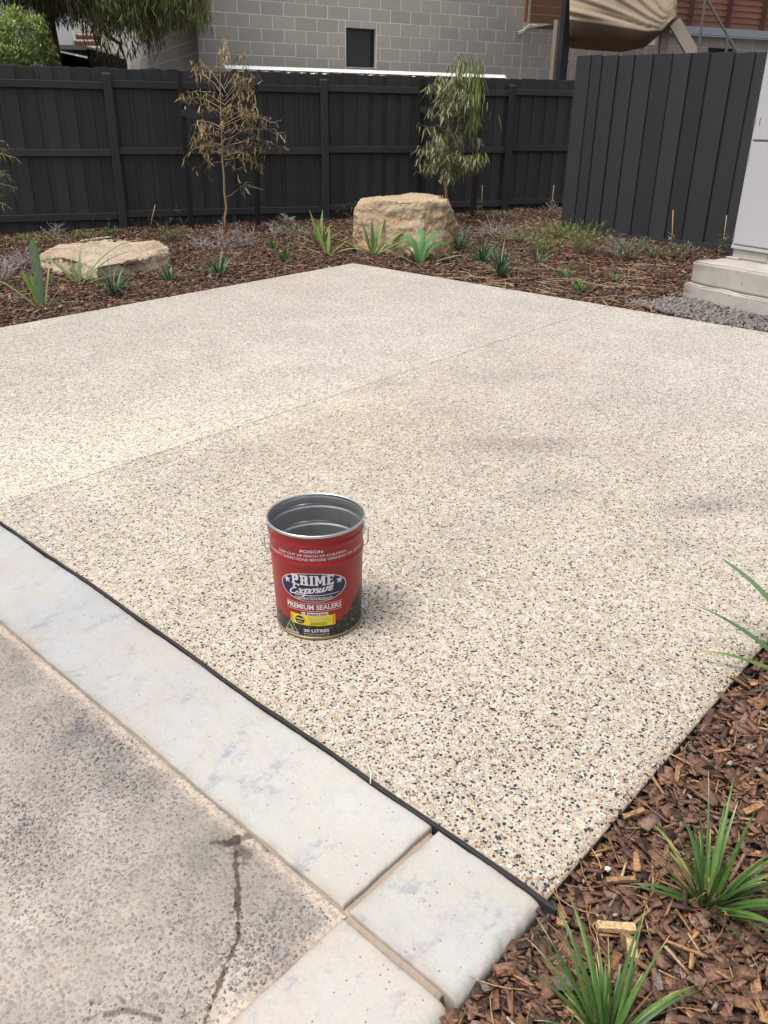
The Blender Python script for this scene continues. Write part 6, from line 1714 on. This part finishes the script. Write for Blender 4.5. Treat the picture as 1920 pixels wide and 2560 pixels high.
bw = root('wattle_bush', at(45, 170, 12.6) * [1, 1, 0] + np.array([0, 0, -1.4]), "bright lime green feathery bush rising over the fence at the far left", 'bush')
mb = MB(); p = at(45, 170, 12.6); mb.tube([np.array([p[0], p[1], -1.4]), p, at(50, 80, 12.6)], [0.06, 0.05, 0.02], 8); part('trunk', mb, M['bark'], bw, True)
lf = MB(); LB = [(0.28, 0.38, 0.10), (0.35, 0.45, 0.14), (0.21, 0.31, 0.07), (0.42, 0.5, 0.2)]
for k in range(1100):
    a = random.uniform(0, 6.283); r_ = math.sqrt(random.random())
    px, py = 28 + 92 * r_ * math.cos(a) * (1 + 0.12 * math.sin(5 * a)), 112 + 84 * r_ * math.sin(a)
    if py > 168: continue
    dep = 12.55 + random.uniform(-.5, .5) * math.sqrt(max(0, 1 - r_ * r_)) + 0.1
    p0 = at(px, py, dep); az = math.atan2(-(py - 112), (px - 28)) if True else 0
    dirv = np.array([math.cos(az), random.uniform(-.5, .3), math.sin(az) * .8 + .25]); dirv /= np.linalg.norm(dirv)
    L = random.uniform(.12, .26)
    for q in range(15):
        t = random.random(); s_ = p0 + dirv * L * (t - .3) + np.array([0, 0, -.08 * t * t])
        blade(lf, s_, random.uniform(0, 6.28), random.uniform(.05, .10), 0.016, random.uniform(-.6, .9), .5, np.array(random.choice(LB)) * random.uniform(.8, 1.2), None, 2, .1)
part('crown', lf, M['leaf'], bw, True, 'stuff')

# shed with a white gutter and a dark open side; brown roofed house behind it
Ys = 19.0
shed = root('carport_shed', at(170, 160, Ys) * [1, 1, 0] + np.array([0, 0, -1.5]), "open-sided dark shed with a white gutter behind the tree at top left", 'shed')
zg0, zg1 = at(170, 124, Ys)[2], at(170, 113, Ys)[2]; xa, xb = at(110, 120, Ys)[0], at(212, 120, Ys)[0]
mb = MB(); mb.box(((xa + xb) / 2, Ys, (zg0 + zg1) / 2), (xb - xa, 0.12, zg1 - zg0)); part('gutter', mb, M['white_metal'], shed)
mb = MB(); mb.box(((xa + xb) / 2, Ys + 1.4, zg1 - 0.02), (xb - xa, 2.7, 0.04)); part('roof', mb, M['white_metal'], shed)
mb = MB(); mb.box(((xa + xb) / 2, Ys + 2.7, (zg0 - 1.5) / 2), (xb - xa, 0.1, zg0 + 1.5)); mb.box((xb + 0.03, Ys + 1.4, (zg0 - 1.5) / 2), (0.06, 2.6, zg0 + 1.5)); mb.box((xa, Ys + 1.4, (zg0 - 1.5) / 2), (0.06, 2.6, zg0 + 1.5)); part('wall', mb, M['dark_void'], shed)
Yh = 26.0
hs2 = root('tiled_house', at(230, 110, Yh) * [1, 1, 0] + np.array([0, 0, -1.5]), "brown house roof with white battens glimpsed through the gum leaves", 'house')
x0, x1 = at(184, 100, Yh)[0], at(330, 100, Yh)[0]; z0, z1 = at(230, 118, Yh)[2], at(230, 84, Yh)[2]
mb = MB(); mb.box(((x0 + x1) / 2, Yh + 0.6, (z0 - 1.5) / 2), (x1 - x0 - 0.6, 1.0, z0 + 1.5)); part('wall', mb, M['mortar'], hs2)
n_ = 15
for k in range(n_):
    xx = x0 + (x1 - x0) * (k + .5) / n_
    for j in range(2):
        za, zb2 = z0 + (z1 - z0) * j / 2, z0 + (z1 - z0) * (j + 1) / 2
        mb = MB(); mb.box((xx, Yh + 0.25 * j, (za + zb2) / 2), ((x1 - x0) / n_ - 0.03, 0.08, (zb2 - za) - 0.02), [[1, 0, 0], [0, .9, .43], [0, -.43, .9]]); part('tile', mb, M['tile'], hs2)
for zz, yy in ((z0, 0), ((z0 + z1) / 2, 0.2), (z1, 0.45)):
    mb = MB(); mb.box(((x0 + x1) / 2, Yh + yy - 0.08, zz), (x1 - x0, 0.05, 0.045)); part('batten', mb, M['white_metal'], hs2)

# ------------------------------------------------------------------ small finds
mb = MB()
a, b = to_local(on_slab(925, 1960)); pts = [loc3(*to_local(on_slab(910, 1918)), 0.004), loc3(*to_local(on_slab(920, 1926)), 0.018), loc3(*to_local(on_slab(927, 1945)), 0.016), loc3(*to_local(on_slab(926, 1962)), 0.003)]
mb.tube(pts, 0.0016, 6); single('string_end', mb, M['cord'], pts[0], "short end of pale cord poking over the black joint strip", 'string', None, True)
def wood_piece(px, py, qx, qy, w, th, col, label, name='wood_chip', z=0.03):
    A = bed(px, py); B = bed(qx, qy); A[2] = bed_z(A[0], A[1]) + z; B[2] = bed_z(B[0], B[1]) + z
    d = B - A; L = np.linalg.norm(d); d /= L; s_ = np.cross([0, 0, 1], d); s_ /= np.linalg.norm(s_); u = np.cross(d, s_)
    mb = MB(); n = 6; vs = []; cs = []
    for i in range(n + 1):
        t = i / n; k = random.uniform(.8, 1.12)
        for (a_, b_) in ((-.5, -.5), (.5, -.5), (.5, .5), (-.5, .5)):
            vs.append(A + d * L * (t + (random.uniform(-.04, .04) if i in (0, n) else 0)) + s_ * w * a_ * k + u * th * b_ * random.uniform(.8, 1.2)); cs.append(np.array(col) * random.uniform(.75, 1.2))
    fs = [(i * 4 + j, i * 4 + (j + 1) % 4, (i + 1) * 4 + (j + 1) % 4, (i + 1) * 4 + j) for i in range(n) for j in range(4)] + [(3, 2, 1, 0), tuple(n * 4 + j for j in range(4))]
    mb.add(vs, fs, cs); return single(name, mb, M['chip'], A, label, 'wood chip', 'pale wood pieces lying on the near mulch')
PW = (0.42, 0.29, 0.15); PO = (0.25, 0.145, 0.07)
wood_piece(1488, 2340, 1582, 2347, 0.020, 0.012, PW, "pale split piece of wood lying flat above the lower grass clump")
wood_piece(1570, 2372, 1578, 2422, 0.018, 0.010, PW, "short pale wood piece standing end-on below the long pale piece")
wood_piece(1580, 2335, 1622, 2298, 0.006, 0.005, PO, "thin orange splinter leaning from the right end of the long pale piece")
wood_piece(1690, 1940, 1686, 1975, 0.010, 0.006, PO, "small orange chip in the upper part of the near bed")
wood_piece(1555, 2066, 1606, 2048, 0.012, 0.006, PO, "orange splinter just off the edge of the slab")
wood_piece(1512, 2226, 1582, 2222, 0.012, 0.007, PO, "orange-brown chip left of the upper grass clump")
wood_piece(1855, 2055, 1900, 2035, 0.014, 0.007, PO, "orange chip at the right edge above the upper grass clump")
wood_piece(1660, 2378, 1760, 2418, 0.006, 0.004, PO, "long thin orange splinter right of the lower grass clump")
wood_piece(1388, 2330, 1412, 2338, 0.014, 0.007, PO, "square orange chip beside the tip of the lower grass clump")
mb = MB(); p = bed(1516, 2190); p[2] = bed_z(p[0], p[1]) + 0.022
v, f, c = scatter(ICO_V, ICO_F, p[None], rots(np.array([.3]), np.array([.2]), np.array([.1])), np.array([[0.009, 0.007, 0.005]]), np.array([[.6, .58, .54]]), 0.2)
mb.add(v, f, c); single('white_stone', mb, M['peb'], p, "small white stone on the mulch near the slab corner", 'stone')
